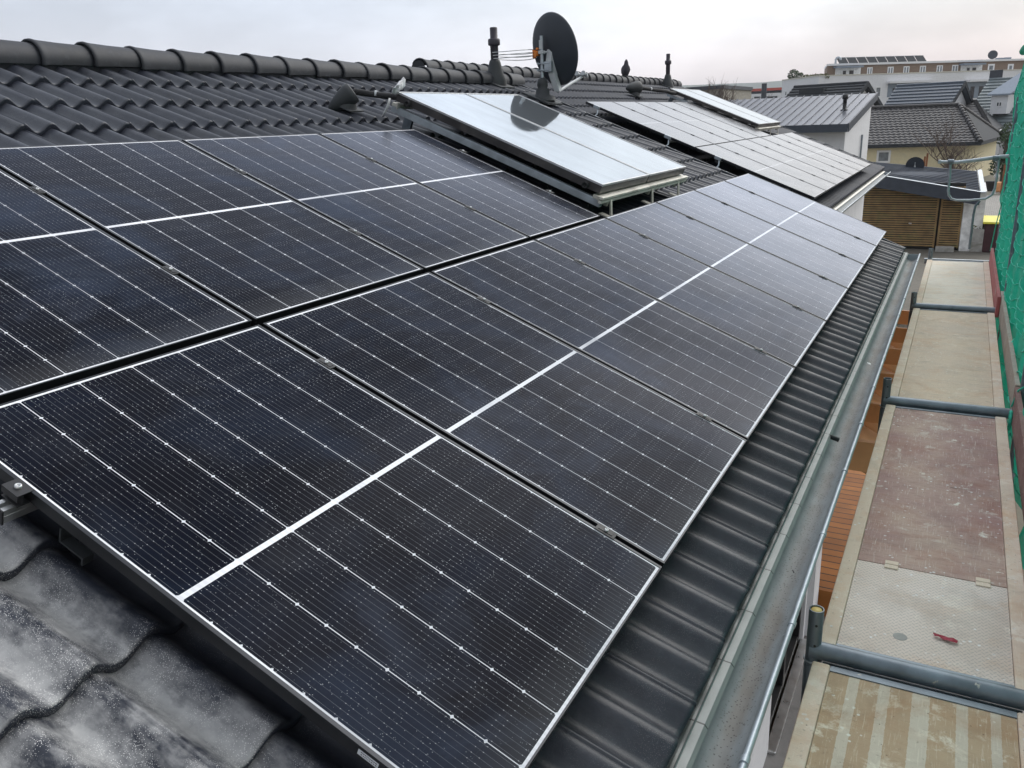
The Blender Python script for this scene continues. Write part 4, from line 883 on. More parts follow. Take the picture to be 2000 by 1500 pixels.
# end guard loop
YG = 10.0
P = lambda x, y: atY(x, y, YG)
r = thing('guardrail_loop', 'grey tubular guardrail with a U shaped loop at the far end of the scaffold', 'guardrail', V((.8, YG, .4)))
t = MB()
a = P(1833, 316); b = P(1870, 317); c = P(1905, 313); e = P(1955, 306); f = P(2010, 303)
t.tube([a, lin(a, b, .6), b, c, e, f], [.020, .02, .022, .0235, .0235, .0235], 12); t.box(a-V((.004, .03, .022)), a+V((.03, .03, .022)), bev=.003); t.build('top_tube', M_['galv_light'], r)
t = MB()
t.tube([P(*q) for q in ((1856, 318), (1855, 345), (1852, 372), (1853, 381), (1858, 388), (1867, 391), (1895, 391), (1925, 388), (1937, 381), (1943, 368), (1947, 345), (1951, 308))], .0145, 12); t.build('loop', M_['galv_light'], r)
t = MB(); t.tube([P(1914, 392), P(1905, 402), P(1901, 420), P(1897, 455), P(1893, 486)], .0145, 10); t.build('brace', M_['galv'], r)
for q in ((1857, 316), (1945, 309)):
    c = P(*q); t = MB(); t.tube([c+V((-.035, 0, .004)), c+V((.035, 0, .004))], .028, 12); t.tube([c+V((0, -.0, -.035)), c+V((0, 0, .02))], .022, 10); t.build('coupler', M_['galv'], r)
# rope knot at second cross tube
t = MB(); c = V((DX1+.02, 3.62, DZ+.03)); t.tube([c+V((.0, .05*cos(a)*.8, .06*sin(a)-.03)) for a in [2*pi*j/16 for j in range(14)]], .009, 8); t.tube([c+V((.0, .04, .05)), c+V((.025, .05, .16)), c+V((.05, .03, .19))], .006, 6); o = t.build('tie_rope', M_['netrope']); tag(o, 'bright green rope knotted round the second cross tube', 'rope')
# red scrap
c = atZ(1845, 1249, DZ+.004); t = MB(); rows = []
for i in range(6):
    s = i/5; rows.append([c+V((-.035+.075*s+.004*j*(s-.5), .012*(1-1.3*s)+.0085*(j-1.5)*(1-.6*abs(s-.6)), .003+.003*((i+j) % 2)+.002*sin(i*2.)) ) for j in range(4)])
t.grid(rows, 0, False); o = t.build('scrap', M_['red']); m_ = o.modifiers.new('t', 'SOLIDIFY'); m_.thickness = .001; tag(o, 'small crimson scrap of film lying on the chequered hatch', 'scrap')
# ================================================================ DEBRIS NET
net = thing('debris_net', 'green scaffold netting with scalloped pale hem lines hanging along the right side', 'netting', V((1.25, 7, DZ)))
YF = lambda z: 10.55+.12*sin(z*2.2)-.3*max(0, .25-z)*1.3
ZT = 1.93
def netp(y, z):
    amp = .035+.03*(1.93-z)/2.5
    return V((1.2+.012*sin(z*9+y)+amp*sin(y*7.5+1.2*sin(z*1.9))*.55+amp*.12*sin(z*24+y*3.1), y, z))
t = MB(); rows = []; zb = -.95
nz = 90; ny = 220
for i in range(nz+1):
    z = zb+(ZT-zb)*i/nz; yf = YF(z); rows.append([netp(yf+(-1.2-yf)*j/ny, z) for j in range(ny+1)])
t.grid(rows); t.build('mesh_sheet', M_['net'], net)
# scalloped hem lines: catenaries hung one below another
k = 0
for cidx, (ya, yb) in enumerate(((10.5, 9.2), (9.2, 7.9), (7.9, 6.6), (6.6, 5.3), (5.3, 4.0), (4.0, 2.7))):
    t = MB()
    for i in range(24):
        z0 = ZT-.15-i*.118+.02*sin(i*2.1+cidx)
        pts = []
        for j in range(27):
            s = j/26; y = ya+(yb-ya)*s; z = z0-.085*sin(pi*s)**.8-.025*s+.012*sin(s*17+i*1.7+cidx)+.006*sin(s*43+i)
            if z < zb+.05: continue
            p = netp(min(y, YF(z)-.005), z); pts.append(p+V((-.006, 0, 0)))
        if len(pts) > 4: t.tube(pts, .0048, 5, cap=False)
    t.build('hem_rope', M_['netrope'], net)
t = MB(); t.tube([netp(YF(zb+(ZT-zb)*i/40), zb+(ZT-zb)*i/40)+V((-.004, 0, 0)) for i in range(41)], .007, 6); t.build('edge_rope', M_['netrope'], net)
t = MB(); t.tube([(1.2, 10.75-i*.3, ZT+.02+.006*sin(i)) for i in range(36)], .05, 10); t.build('rolled_top', M_['net'], net)
t = MB(); t.tube([atX(1957, 395, 1.16), atX(1945, 440, 1.14), atX(1934, 490, 1.12)], .006, 6); o = t.build('tie_rope', M_['netrope']); tag(o, 'thin green cord running down from the net edge to the red toe board', 'rope')
# ================================================================ TERRACE, TIMBER CANOPY
t = MB(); t.box((-1.65, 5.15, GZ), (1.6, 8.6, -3.0)); o = t.build('terrace', M_['deckplanks']); tag(o, kind='structure')
t = MB(); t.box((WX+.0, -4, GZ-.2), (1.7, 5.14, GZ+.03)); o = t.build('path', M_['asphalt']); tag(o, kind='structure')
can = thing('timber_canopy', 'orange stained timber canopy frame seen between gutter and scaffold', 'canopy', V((-.3, 6, GZ)))
rY = [3.72, 4.58, 5.46, 6.34, 7.22, 8.1]
for i, y in enumerate(rY):
    t = MB(); t.box((-.95, y-.022, -1.06), (.37, y+.022, -.9), bev=.004); t.build('rafter', M_['timber_orange'], can)
t = MB(); t.box((-.95, 3.668, -1.12), (.37, 3.697, -.896), bev=.003); t.build('front_beam', M_['timber_orange'], can)
for i in range(5):
    t = MB(); a, b = rY[i]+.024, rY[i+1]-.024; rows = []
    for j in range(9):
        s = j/8; rows.append([V((-.9+1.262*s, y, -.98-.012-.2*s**4)) for y in (a, b)])
    t.grid(rows, 0, True); o = t.build('roof_board', M_['timber_orange'], can); m_ = o.modifiers.new('t', 'SOLIDIFY'); m_.thickness = .02
for y in (3.8, 8.05): t = MB(); t.box((-.95, y, GZ), (-.83, y+.1, -1.061)); t.build('post', M_['timber_orange'], can)
# ================================================================ GROUND AND BACKGROUND
t = MB(); R_ = 3500
t.add([(-R_, -R_, GZ), (R_, -R_, GZ), (R_, R_, GZ), (-R_, R_, GZ)], [(0, 1, 2, 3)]); o = t.build('ground', M_['ground']); tag(o, kind='structure')
t = MB(); t.add([(-1, 11, GZ+.004), (9, 11, GZ+.004), (9, 33, GZ+.004), (-1, 33, GZ+.004)], [(0, 1, 2, 3)]); tag(t.build('yard_gravel', M_['rubble']), kind='structure')
t = MB(); t.add([(.9, 34, GZ+.008), (7, 34, GZ+.008), (7, 49, GZ+.008), (.9, 49, GZ+.008)], [(0, 1, 2, 3)]); tag(t.build('paving', M_['paver']), kind='structure')
t = MB(); t.add([(1.3, 30, GZ+.008), (4, 30, GZ+.008), (4, 37, GZ+.008), (1.3, 37, GZ+.008)], [(0, 1, 2, 3)]); tag(t.build('paving_slabs', M_['asphalt']), kind='structure')
# slatted shed
YS = 29.; PS = V((0, YS, 0)); nS = V((0, 1, 0)); Q = lambda x, y, d=0.: atY(x, y, YS+d)
shed = thing('slatted_shed', 'dark flat roofed shed with horizontal brown timber slat doors beyond the near gutter', 'shed', V((-.5, YS+2, GZ)))
xl = Q(1630, 440).x; xd = Q(1831, 440).x; xr = Q(1877, 440).x; zt = Q(1800, 364).z
for (a, b, n_) in ((xl, xd-.03, 0), (xd+.03, xr, 1)):
    t = MB(); k = 0; z = GZ+.1; H = zt-GZ-.1; ns = 26
    for k in range(ns):
        z = GZ+.12+k*H/ns; t.box((a, YS, z), (b, YS+.03, z+H/ns*.6))
    t.box((a, YS+.031, GZ+.08), (a+.06, YS+.07, zt)); t.box((b-.06, YS+.031, GZ+.08), (b, YS+.07, zt)); t.build('slat_door', M_['timber_dark'], shed)
t = MB(); t.box((xl-.3, YS+.16, GZ), (xr, YS+.2, zt+.1)); t.build('inner_wall', M_['black'], shed)
t = MB(); t.box((xr+.02, YS-.05, GZ+.0), (xr+.62, YS+3.6, zt-.15)); t.build('white_pier', M_['offwhite'], shed)
fa = Q(1722, 345, -.5); fb = Q(1914, 377, -.5)
ba = atZ(1712, 311, fa.z+.12); bb_ = onpl(1908, 334, V((0, YS+4.2, 0)), V((0, 1, 0)))
fa = V((fa.x, fa.y, fa.z)); ba = V((fa.x-1.0, YS+6.0, atY(1712, 312, YS+6).z)); bb2 = V((fb.x+.35, YS+4.4, atY(1908, 334, YS+4.4).z)); ba = atY(1704, 316, YS+4.6); bb2 = atY(1908, 334, YS+4.4)
fa = lin(fb, fa, 1.25)
ba = lin(bb2, ba, 1.2)
t = MB(); t.prism([fa, fb, bb2, ba], (0, 0, -.05)); nrib = 13
for k in range(1, nrib):
    s = k/nrib; p, q = lin(fa, ba, s), lin(fb, bb2, s); t.prism([p+V((0, -.02, .0)), p+V((0, .02, 0)), q+V((0, .02, 0)), q+V((0, -.02, 0))], (0, 0, .02))
t.build('roof', M_['flatroof'], shed)
t = MB(); t.prism([fa+V((0, -.03, .03)), fb+V((.02, -.03, .03)), fb+V((.02, -.03, -.38)), fa+V((0, -.03, -.38))], (0, .028, 0)); t.build('fascia', M_['fascia'], shed)
t = MB(); t.prism([fa+V((0, -.045, .031)), fb+V((.02, -.045, .031)), fb+V((.02, -.005, .045)), fa+V((0, -.005, .045))], (0, 0, .01)); t.prism([fb+V((.02, -.03, .0)), fb+V((.16, -.03, .0)), bb2+V((.16, 0, .0)), bb2+V((.02, 0, .0))], (0, 0, .04)); t.build('edge_trim', M_['galv_light'], shed)
c = Q(1776, 436, -.02); t = MB(); t.tube([c, c+V((0, -.06, 0)), c+V((.07, -.07, 0))], .025, 8); t.build('door_handle', M_['alu'], shed)
t = MB(); a = Q(1827, 486); t.box((a.x, YS-.45, GZ+.009), (a.x+.55, YS-.1, GZ+.16), bev=.01); tag(t.build('stone_block', M_['concrete']), 'beige stone block lying at the foot of the slat doors', 'stone block')
# generic building helpers
def facade(P0, ang):
    d = V((cos(ang), sin(ang), 0)); n = V((-sin(ang), cos(ang), 0)); return P0, d, n
def fpt(fc, x, y, out=0.): return onpl(x, y, fc[0]-fc[2]*out, fc[2])
def rect(mb, fc, x0, x1, z0, z1, out, dep, m=0):
    """box on a facade: x along it from P0, out = how far its face stands proud"""
    P0, d, n = fc; b = V((P0.x, P0.y, 0))
    mb.prism([b+d*x0-n*out+V((0, 0, z0)), b+d*x1-n*out+V((0, 0, z0)), b+d*x1-n*out+V((0, 0, z1)), b+d*x0-n*out+V((0, 0, z1))], n*dep, m)
def fx_(fc, x, y): p = fpt(fc, x, y); return (p-fc[0]).dot(fc[1]), p.z
def window(fc, px, parent, name='window', glass='glasspane', frame='whiteframe', mull=1, sill=True, fwid=.07):
    (x0, z1), (x1, z0) = fx_(fc, px[0], px[1]), fx_(fc, px[2], px[3])
    if x0 > x1: x0, x1 = x1, x0
    t = MB(); w = fwid
    rect(t, fc, x0, x0+w, z0, z1, .03, .1); rect(t, fc, x1-w, x1, z0, z1, .03, .1); rect(t, fc, x0+w, x1-w, z0, z0+w, .03, .1); rect(t, fc, x0+w, x1-w, z1-w, z1, .03, .1)
    for k in range(mull): xm = x0+(x1-x0)*(k+1)/(mull+1); rect(t, fc, xm-w*.6, xm+w*.6, z0+w, z1-w, .025, .09)
    o = t.build(name, M_[frame], parent); t = MB(); rect(t, fc, x0+w*.9, x1-w*.9, z0+w*.9, z1-w*.9, .006, .02); t.build('pane', M_[glass], o)
    if sill: t = MB(); rect(t, fc, x0-.1, x1+.1, z0-.06, z0-.003, .12, .13); t.build('sill', M_[frame], o)
    return o
def extr_poly(mb, fc, pts, z0, dep):   # walls: polygon on facade coordinates
    P0, d, n = fc; b = V((P0.x, P0.y, 0)); mb.prism([b+d*x+V((0, 0, z)) for x, z in pts], n*dep)
# --- metal roofed white house
t = MB()
Pm = atY(1656, 243, 44.); angm = radians(-5)
fm = facade(Pm, angm); dm, nm = fm[1], fm[2]
mh = thing('metal_roofed_house', 'white house with a grey standing seam monopitch roof and black flue', 'house', V((Pm.x-4, Pm.y+3, GZ)))
# ridge line lies behind: depth found where the verge sight line meets the side plane
side = onpl(1713, 182, Pm, dm); Dm = (side-Pm).dot(nm); zr = side.z
Lm = 15.
eL, eR = Pm-dm*Lm, Pm; rR = Pm+nm*Dm+V((0, 0, zr-Pm.z)); rL = rR-dm*Lm
t = MB(); t.prism([eL, eR, rR, rL], (0, 0, -.18))
slope_n = (eR-eL).cross(rR-eR).normalized(); ns = int(Lm/.43)
for k in range(ns+1):
    s = k/ns; p, q = lin(eR, eL, s), lin(rR, rL, s); t.prism([p-dm*.015+slope_n*.001, p+dm*.015+slope_n*.001, q+dm*.015+slope_n*.001, q-dm*.015+slope_n*.001], slope_n*.07)
fixn(t.build('roof', M_['metalroof'], mh))
t = MB(); t.prism([eL-nm*.06+V((0, 0, .03)), eR-nm*.06+V((0, 0, .03)), eR-nm*.06+V((0, 0, -.36)), eL-nm*.06+V((0, 0, -.36))], nm*.055)
t.prism([eR+dm*.005+V((0, 0, .05)), rR+dm*.005+V((0, 0, .05)), rR+dm*.005+V((0, 0, -.33)), eR+dm*.005+V((0, 0, -.36))], dm*.06); fixn(t.build('fascia', M_['fascia'], mh))
wl = fx_(fm, 1646, 262)[0]; D0 = .55
t = MB(); b0 = V((Pm.x, Pm.y, 0))
def q3(x, y, z): return b0+dm*x+nm*y+V((0, 0, z))
zt0 = Pm.z-.25
t.prism([q3(-Lm, D0, GZ), q3(wl, D0, GZ), q3(wl, D0, zt0+.12), q3(-Lm, D0, zt0+.12)], nm*.3); t.build('front_wall', M_['grey_and_shaded_wall'], mh)  # white house: this wall's shade is painted in as greyer render
t = MB(); zr2 = zr-.25; t.prism([q3(wl+.003, D0+.004, GZ), q3(wl+.003, Dm-.2, GZ), q3(wl+.003, Dm-.2, zr2), q3(wl+.003, D0+.004, zt0)], -dm*.3); t.build('side_wall', M_['white_wall'], mh)
t = MB(); t.prism([q3(-Lm, Dm-.5, GZ), q3(wl-.3, Dm-.5, GZ), q3(wl-.3, Dm-.5, zr2), q3(-Lm, Dm-.5, zr2)], nm*.28); t.build('rear_wall', M_['white_wall'], mh)
c1 = onpl(1681, 263, q3(wl, 0, 0), dm); c2 = onpl(1677, 306, q3(wl, 0, 0), dm)
t = MB(); t.tube([c1+dm*.08, V((c1.x, c1.y, c2.z-2))+dm*.08], .05, 8); t.build('downpipe', M_['galv'], mh)
fl = onpl(1649, 215, eR, slope_n)
t = MB(); t.lathe([(.2, -.1), (.2, .02), (.1, .05), (.1, .55), (.15, .56), (.15, .78), (.1, .79), (.1, .7)], M=Matrix.Translation(fl), n=14); t.build('flue', M_['black'], mh)
# --- hipped houses
def hip_house(e1, e2, e3, rl, rr, ze, zbase, name, label, wallmat, tilemat, leftgable=True, M=None, rowl=.36, wtrim=.5):
    """front eave e1-e2 (pixels), right eave corner e3, ridge pixels"""
    E1, E2_, E3 = atZ(*e1, ze), atZ(*e2, ze), atZ(*e3, ze)
    d = (E2_-E1).normalized(); n = V((-d.y, d.x, 0)); dep = (E3-E2_).dot(n)
    E4 = E1+(E3-E2_)
    mid = E2_+n*dep/2
    RR = onpl(*rr, mid, n); RL = RR-d*((RR-E1).dot(d)-(0 if leftgable else dep*.4)); 
    h = thing(name, label, 'house', V(((E1.x+E3.x)/2, (E1.y+E3.y)/2, zbase)))
    L1 = (E2_-E1).length; slope = (RR-E2_); up_v = (n*(dep/2)+V((0, 0, RR.z-ze))); SL = up_v.length; upn = up_v.normalized(); nor = d.cross(upn)
    Mx = Matrix(((d.x, upn.x, nor.x, E1.x), (d.y, upn.y, nor.y, E1.y), (d.z, upn.z, nor.z, E1.z), (0, 0, 0, 1)))
    rrx = (RR-E1).dot(d)
    t = MB(); tile_field(t, lambda v: (0, L1+(rrx-L1)*min(1, max(0, v/SL))), 0, SL, .0, step=4, row=rowl, amp=.05, th=.03, drop=.045, groove=False, pitch=.3, jit=.004); rf = t.build('roof', M_[tilemat], h, Mx)
    t = MB(); t.poly([E2_, E3, RR]); t.poly([E3, E4, RL, RR]); t.prism([E1, E2_, E3, E4], (0, 0, -.12)); t.build('rear_roof', M_['darkroof'], rf)
    t = MB()
    nb = int((RR-E2_).length/.36)
    for k in range(nb):
        p, q = lin(E2_, RR, k/nb), lin(E2_, RR, (k+.96)/nb); t.tube([p+V((0, 0, .02)), q+V((0, 0, .0))], [.15, .11], 10)
    t.tube([RL+V((0, 0, .02)), RR+V((0, 0, .02))], .1, 8); nb = int((RR-E3).length/.36)
    for k in range(nb): t.tube([lin(E3, RR, k/nb), lin(E3, RR, (k+.96)/nb)], [.14, .11], 8)
    t.build('hip_tiles', M_[tilemat], rf)
    t = MB(); t.prism([E1-n*.05+V((0, 0, .02)), E2_-n*.05+d*.05+V((0, 0, .02)), E2_-n*.05+d*.05+V((0, 0, -.2)), E1-n*.05+V((0, 0, -.2))], n*.045)
    t.prism([E2_+d*.06+V((0, 0, .02)), E3+d*.06+V((0, 0, .02)), E3+d*.06+V((0, 0, -.2)), E2_+d*.06+V((0, 0, -.2))], -d*.045); t.build('eaves_board', M_['darkroof'], rf)
    w = wtrim; t = MB()
    a, b, c, e = E1+d*(0)+n*w, E2_-d*w+n*w, E3-d*w-n*w, E4-n*w
    t.prism([V((a.x, a.y, zbase)), V((b.x, b.y, zbase)), V((b.x, b.y, ze-.1)), V((a.x, a.y, ze-.1))], n*.3)
    t.prism([V((c.x, c.y, zbase)), V((b.x+n.x*.3, b.y+n.y*.3, zbase)), V((b.x+n.x*.3, b.y+n.y*.3, ze-.1)), V((c.x, c.y, ze-.1))], -d*.3)
    t.prism([V((a.x+n.x*.3, a.y+n.y*.3, zbase)), V((e.x, e.y, zbase)), V((e.x, e.y, ze-.1)), V((RL.x, RL.y, RL.z-.2)), V((a.x+n.x*.3, a.y+n.y*.3, ze-.1))], d*.3)
    t.prism([V((e.x+d.x*.3, e.y+d.y*.3, zbase)), V((c.x-d.x*.3, c.y-d.y*.3, zbase)), V((c.x-d.x*.3, c.y-d.y*.3, ze-.1)), V((e.x+d.x*.3, e.y+d.y*.3, ze-.1))], -n*.3)
    fixn(t.build('wall', M_[wallmat], h))
    return h, facade(V((a.x, a.y, 0)), math.atan2(d.y, d.x)), (E1, E2_, E3, RL, RR, d, n)
yh, yf, yg = hip_house((1620, 285.4), (1915, 277), (1960, 265), None, (1873, 204), -.8, GZ, 'yellow_bungalow', 'pale yellow bungalow with a dark hipped tile roof behind the slatted shed', 'yellow_wall', 'tile_far')
window(yf, (1713, 294, 1738, 318), yh, glass='curtain', mull=0, fwid=.12, sill=False)
pw = yg[1]-yg[5]*.5+yg[6]*.5
t = MB(); b = V((pw.x, pw.y, 0))+yg[5]*.003; t.prism([b+yg[6]*4.2+V((0, 0, GZ)), b+yg[6]*7.6+V((0, 0, GZ)), b+yg[6]*7.6+V((0, 0, -.92)), b+yg[6]*4.2+V((0, 0, -.92))], yg[5]*.05); t.build('pink_lit_patch', M_['pink_lit_wall'], yh)  # thin slab painting the pink light on the bungalow's end wall
hh, hf, hg = hip_house((1745, 248), (1938, 255), (1974, 243), None, (1905, 197), -.5, GZ, 'hipped_house', 'dark hipped roof house rising just behind the yellow bungalow', 'grey_and_shaded_wall', 'tile_far', rowl=.4)
t = MB(); c = onpl(1923, 232, hg[1], V((0, 1, 0))); c = onpl(1923, 235, lin(hg[1], hg[4], .5)+V((.2, .3, 0)), hg[6]); t.tube([c+V((0, 0, -.3)), c+V((0, 0, .45))], .12, 8); t.build('flue', M_['black'], hh)
# --- gabled houses further back
def gable_house(rl, rr, el, Yd, ang, name, label, roofmat, zbase=GZ, gable_half=None, ze=None, er=None):
    """ridge pixels rl->rr on a plane at depth Yd; front eave dropped to ze"""
    P0 = atY(*rr, Yd); d = V((cos(ang), sin(ang), 0)); n = V((-sin(ang), cos(ang), 0))
    RR = P0; RL = onpl(*rl, P0, n); RL.z = RR.z
    gh = gable_half; h = thing(name, label, 'house', V(((RL.x+RR.x)/2, Yd, zbase)))
    E1, E2_ = RL-n*gh+V((0, 0, ze-RL.z)), RR-n*gh+V((0, 0, ze-RR.z)); B1, B2 = RL+n*gh+V((0, 0, ze-RL.z)), RR+n*gh+V((0, 0, ze-RR.z))
    t = MB(); t.prism([E1, E2_, RR, RL], (0, 0, -.18)); t.prism([RL, RR, B2, B1], (0, 0, -.18)); L = (RR-RL).length
    upv = (RR-E2_); SL = upv.length; upn = upv.normalized(); nor = d.cross(upn)
    nr = int(SL/.42)
    for k in range(nr):
        p, q = E1+upn*(k*SL/nr), E2_+upn*(k*SL/nr); p2, q2 = p+upn*(SL/nr), q+upn*(SL/nr)
        t.add([p+nor*.09, q+nor*.09, q2+nor*.015, p2+nor*.015, p+nor*.002, q+nor*.002], [(0, 1, 2, 3), (4, 5, 1, 0)])
    t.tube([RL+V((0, 0, .03)), RR+V((0, 0, .03))], .13, 8); rf = t.build('roof', M_[roofmat], h)
    t = MB(); o_ = d*.03
    for (a, b) in ((E2_, RR), (B2, RR)): t.prism([a+o_+V((0, 0, .1)), b+o_+V((0, 0, .14)), b+o_+V((0, 0, -.25)), a+o_+V((0, 0, -.25))], d*.08)
    t.build('verge_board', M_['darkroof'], rf)
    t = MB(); k = .35; a = E1+n*k+d*.4; b = E2_+n*k-d*.35; c = B2-n*k-d*.35; e = B1-n*k+d*.4; zz = ze-.1
    F = lambda p, z: V((p.x, p.y, z))
    t.prism([F(a, zbase), F(b, zbase), F(b, zz+.15), F(a, zz+.15)], n*.25)
    rm = V((RR.x-d.x*.35, RR.y-d.y*.35, RR.z-.3)); t.prism([F(b+n*.25, zbase), F(c, zbase), F(c, zz), rm, F(b+n*.25, zz+.1)], -d*.25)
    rl_ = V((RL.x+d.x*.4, RL.y+d.y*.4, RL.z-.3)); t.prism([F(a+n*.25, zbase), F(e, zbase), F(e, zz), rl_, F(a+n*.25, zz+.1)], d*.25)
    fixn(t.build('wall', M_['white_wall'], h))
    return h, (E1, E2_, RL, RR, d, n, upn, nor), rf
g1, gg1, r1_ = gable_house((1551, 171.5), (1694, 162), None, 75., radians(-20), 'gabled_house', 'low dark gabled house behind the standing seam roof', 'darkroof', gable_half=5, ze=.2)
t = MB(); c = onpl(1560, 186, gg1[0], gg1[7]); t.prism([c, c+gg1[4]*2.2, c+gg1[4]*2.2+V((0, 0, .5)), c+V((0, 0, .5))], gg1[5]*1.5); t.build('dormer', M_['darkroof'], g1)
g2, gg2, r2_ = gable_house((1752, 166), (1884, 161), None, 82., radians(-20), 'gabled_house', 'gabled house with blue grey banded roof left of the dormer house', 'blueroof', gable_half=4.6, ze=-.3)
g3, gg3, r3_ = gable_house((1932, 154), (2060, 149), None, 84., radians(-20), 'dormer_house', 'pale grey roofed house with a small dormer window at far right', 'paleroof', gable_half=6.5, ze=-1.2)
P0 = onpl(1937, 205, gg3[0]+gg3[6]*2.6, gg3[5]); fd = None
P0 = V((P0.x, P0.y, 0)); fd = (P0-gg3[5]*.6, gg3[4], gg3[5])
(x0, z1), (x1, z0) = fx_(fd, 1937, 187), fx_(fd, 1966, 212)
dm_ = MB(); rect(dm_, fd, x0, x1, z0-.4, z1, 0, 4.0); wl_ = dm_.build('dormer', M_['white_wall'], g3)
t = MB(); b = fd[0]; t.prism([b+fd[1]*(x0-.25)-fd[2]*.3+V((0, 0, z1)), b+fd[1]*(x1+.25)-fd[2]*.3+V((0, 0, z1)), b+fd[1]*(x1+1.6)+fd[2]*4.5+V((0, 0, z1+2.2)), b+fd[1]*(x0+1.2)+fd[2]*4.5+V((0, 0, z1+2.2))], (0, 0, .12)); t.build('dormer_roof', M_['fargrey'], wl_)
(a0, b1), (a1, b0) = fx_(fd, 1946, 198), fx_(fd, 1957, 209)
t = MB(); rect(t, fd, a0, a1, b0, b1, .04, .08); wq = t.build('dormer_window', M_['whiteframe'], wl_)
t = MB(); rect(t, fd, a0+.1, (a0+a1)/2-.03, b0+.1, b1-.1, .05, .02); rect(t, fd, (a0+a1)/2+.05, a1-.1, b0+.1, b1-.1, .05, .02); t.build('dormer_pane', M_['glasspane'], g3)
t = MB(); c = onpl(1945, 150, lin(gg3[2], gg3[3], .1)+gg3[5]*.5, gg3[5]); t.box(c+V((-.5, -.3, -1.5)), c+V((.5, .5, .55))); t.build('chimney', M_['slate'], g3)
# --- apartment building (curving white base with set back brown top floor)
apt = thing('apartment_building', 'long white apartment block with a set back brown top storey', 'building', V((-4, 100, GZ)))
ZP = 5.2
A0, A1, A2 = atZ(1528, 157.5, ZP), atZ(1600, 149, ZP), atZ(2010, 136.5, ZP)
cc = CAM
W1 = [A0, A1, A2]; back = V((-6, 14, 0))
t = MB()
foot = [A0, A1, A2, A2+V((-8, 14, 0)), A0+V((3, 16, 0))]
t.prism([V((p.x, p.y, GZ)) for p in foot], (0, 0, ZP-GZ)); fixn(t.build('lower_storeys', M_['white_wall'], apt))
t = MB()
for (p, q) in ((A0, A1), (A1, A2)):
    d = (q-p).normalized(); n = V((-d.y, d.x, 0)); t.prism([p-n*.06+V((0, 0, .0)), q-n*.06+V((0, 0, 0)), q-n*.06+V((0, 0, .12)), p-n*.06+V((0, 0, .12))], n*.3)
t.build('parapet_cap', M_['alu_dull'], apt)
da = (A2-A1).normalized(); na = V((-da.y, da.x, 0)); fa_ = (V((A1.x, A1.y, 0)), da, na)
# top storey, 1.6 m behind the parapet
f2 = (V((A1.x, A1.y, 0))+na*1.6, da, na); x0, ztp = fx_(f2, 1616, 129); ztp = fx_(f2, 1700, 124)[1]; xe, _ = fx_(f2, 2010, 113)
bq = f2[0]; BK = V((-1.6, 9, 0)); t = MB(); t.prism([V((bq+da*x).to_tuple()[:2]+(z,)) for x, z in ((x0, ZP-.5), (xe, ZP-.5), (xe, ztp-.15), (x0, ztp-.15))], BK); tops = t.build('top_storey', M_['brown_wall'], apt)
t = MB(); t.prism([V((bq+da*x-na*.25).to_tuple()[:2]+(z,)) for x, z in ((x0-.2, ztp-.149), (xe, ztp-.149), (xe, ztp+.08), (x0-.2, ztp+.08))], BK*1.03); t.build('roof_edge', M_['whiteframe'], tops)
for (a, b) in ((1694, 1703), (1734, 1744), (1765, 1775), (1797, 1807), (1830, 1840), (1860, 1870)):
    px = (a, 131.5-(a-1694)*.028, b, 146-(a-1694)*.026); window(f2, px, apt, mull=1, sill=False, glass='curtain', fwid=.12)
for (a, b) in ((1930, 1941), (1969, 1978)):
    window(f2, (a, 125, b, 139.5), apt, mull=0, sill=False, glass='curtain', fwid=.2, name='roof_door')
# loggias on the top storey
for (a, b, yt, yb, nm) in ((1632, 1680, 130, 148.5, 'loggia'), (1877, 1917, 124.5, 140.5, 'loggia')):
    t = MB(); (xa, z1), (xb, z0) = fx_(f2, a, yt), fx_(f2, b, yb); rect(t, f2, xa, xb, z0, z1-.2, .02, .02); lg = t.build(nm, M_['offwhite'], apt)
    t = MB(); rect(t, f2, xa-.3, xb-.2, z1-.2, z1, .9, .9); t.build('canopy', M_['fargrey'], lg)
    t = MB(); wd = (xb-xa); rect(t, f2, xa+wd*.3, xa+wd*.42, z0, z1-.5, .04, .02); rect(t, f2, xa+wd*.55, xa+wd*.72, z0, z1-.5, .04, .02); t.build('glazing', M_['glasspane'], lg)
# balconies in the lower storeys
for (a, b, yt, yb) in ((1735, 1812, 159, 175), (1890, 1945, 156, 178)):
    (xa, z1), (xb, z0) = fx_(fa_, a, yt), fx_(fa_, b, yb+12); t = MB(); rect(t, fa_, xa, xb, z0, z1-.25, .03, .02); bl = t.build('balcony', M_['fargrey'], apt)
    t = MB(); rect(t, fa_, xa-.2, xb+.2, z1-.25, z1, .7, .72); t.build('slab', M_['white_wall'], bl)
    t = MB()
    for s in (.12, .4, .68): rect(t, fa_, xa+(xb-xa)*s, xa+(xb-xa)*(s+.13), z0, z1-.8, .05, .02)
    t.build('glazing', M_['glasspane'], bl)
for (a, b, yt, yb) in ((1533, 1537, 177, 188), (1710, 1720, 169, 190)):
    f0 = (V((A0.x, A0.y, 0)), (A1-A0).normalized(), V((-(A1-A0).normalized().y, (A1-A0).normalized().x, 0))) if a < 1600 else fa_
    window(f0, (a, yt, b, yb), apt, mull=0, sill=False, glass='curtain', fwid=.15)
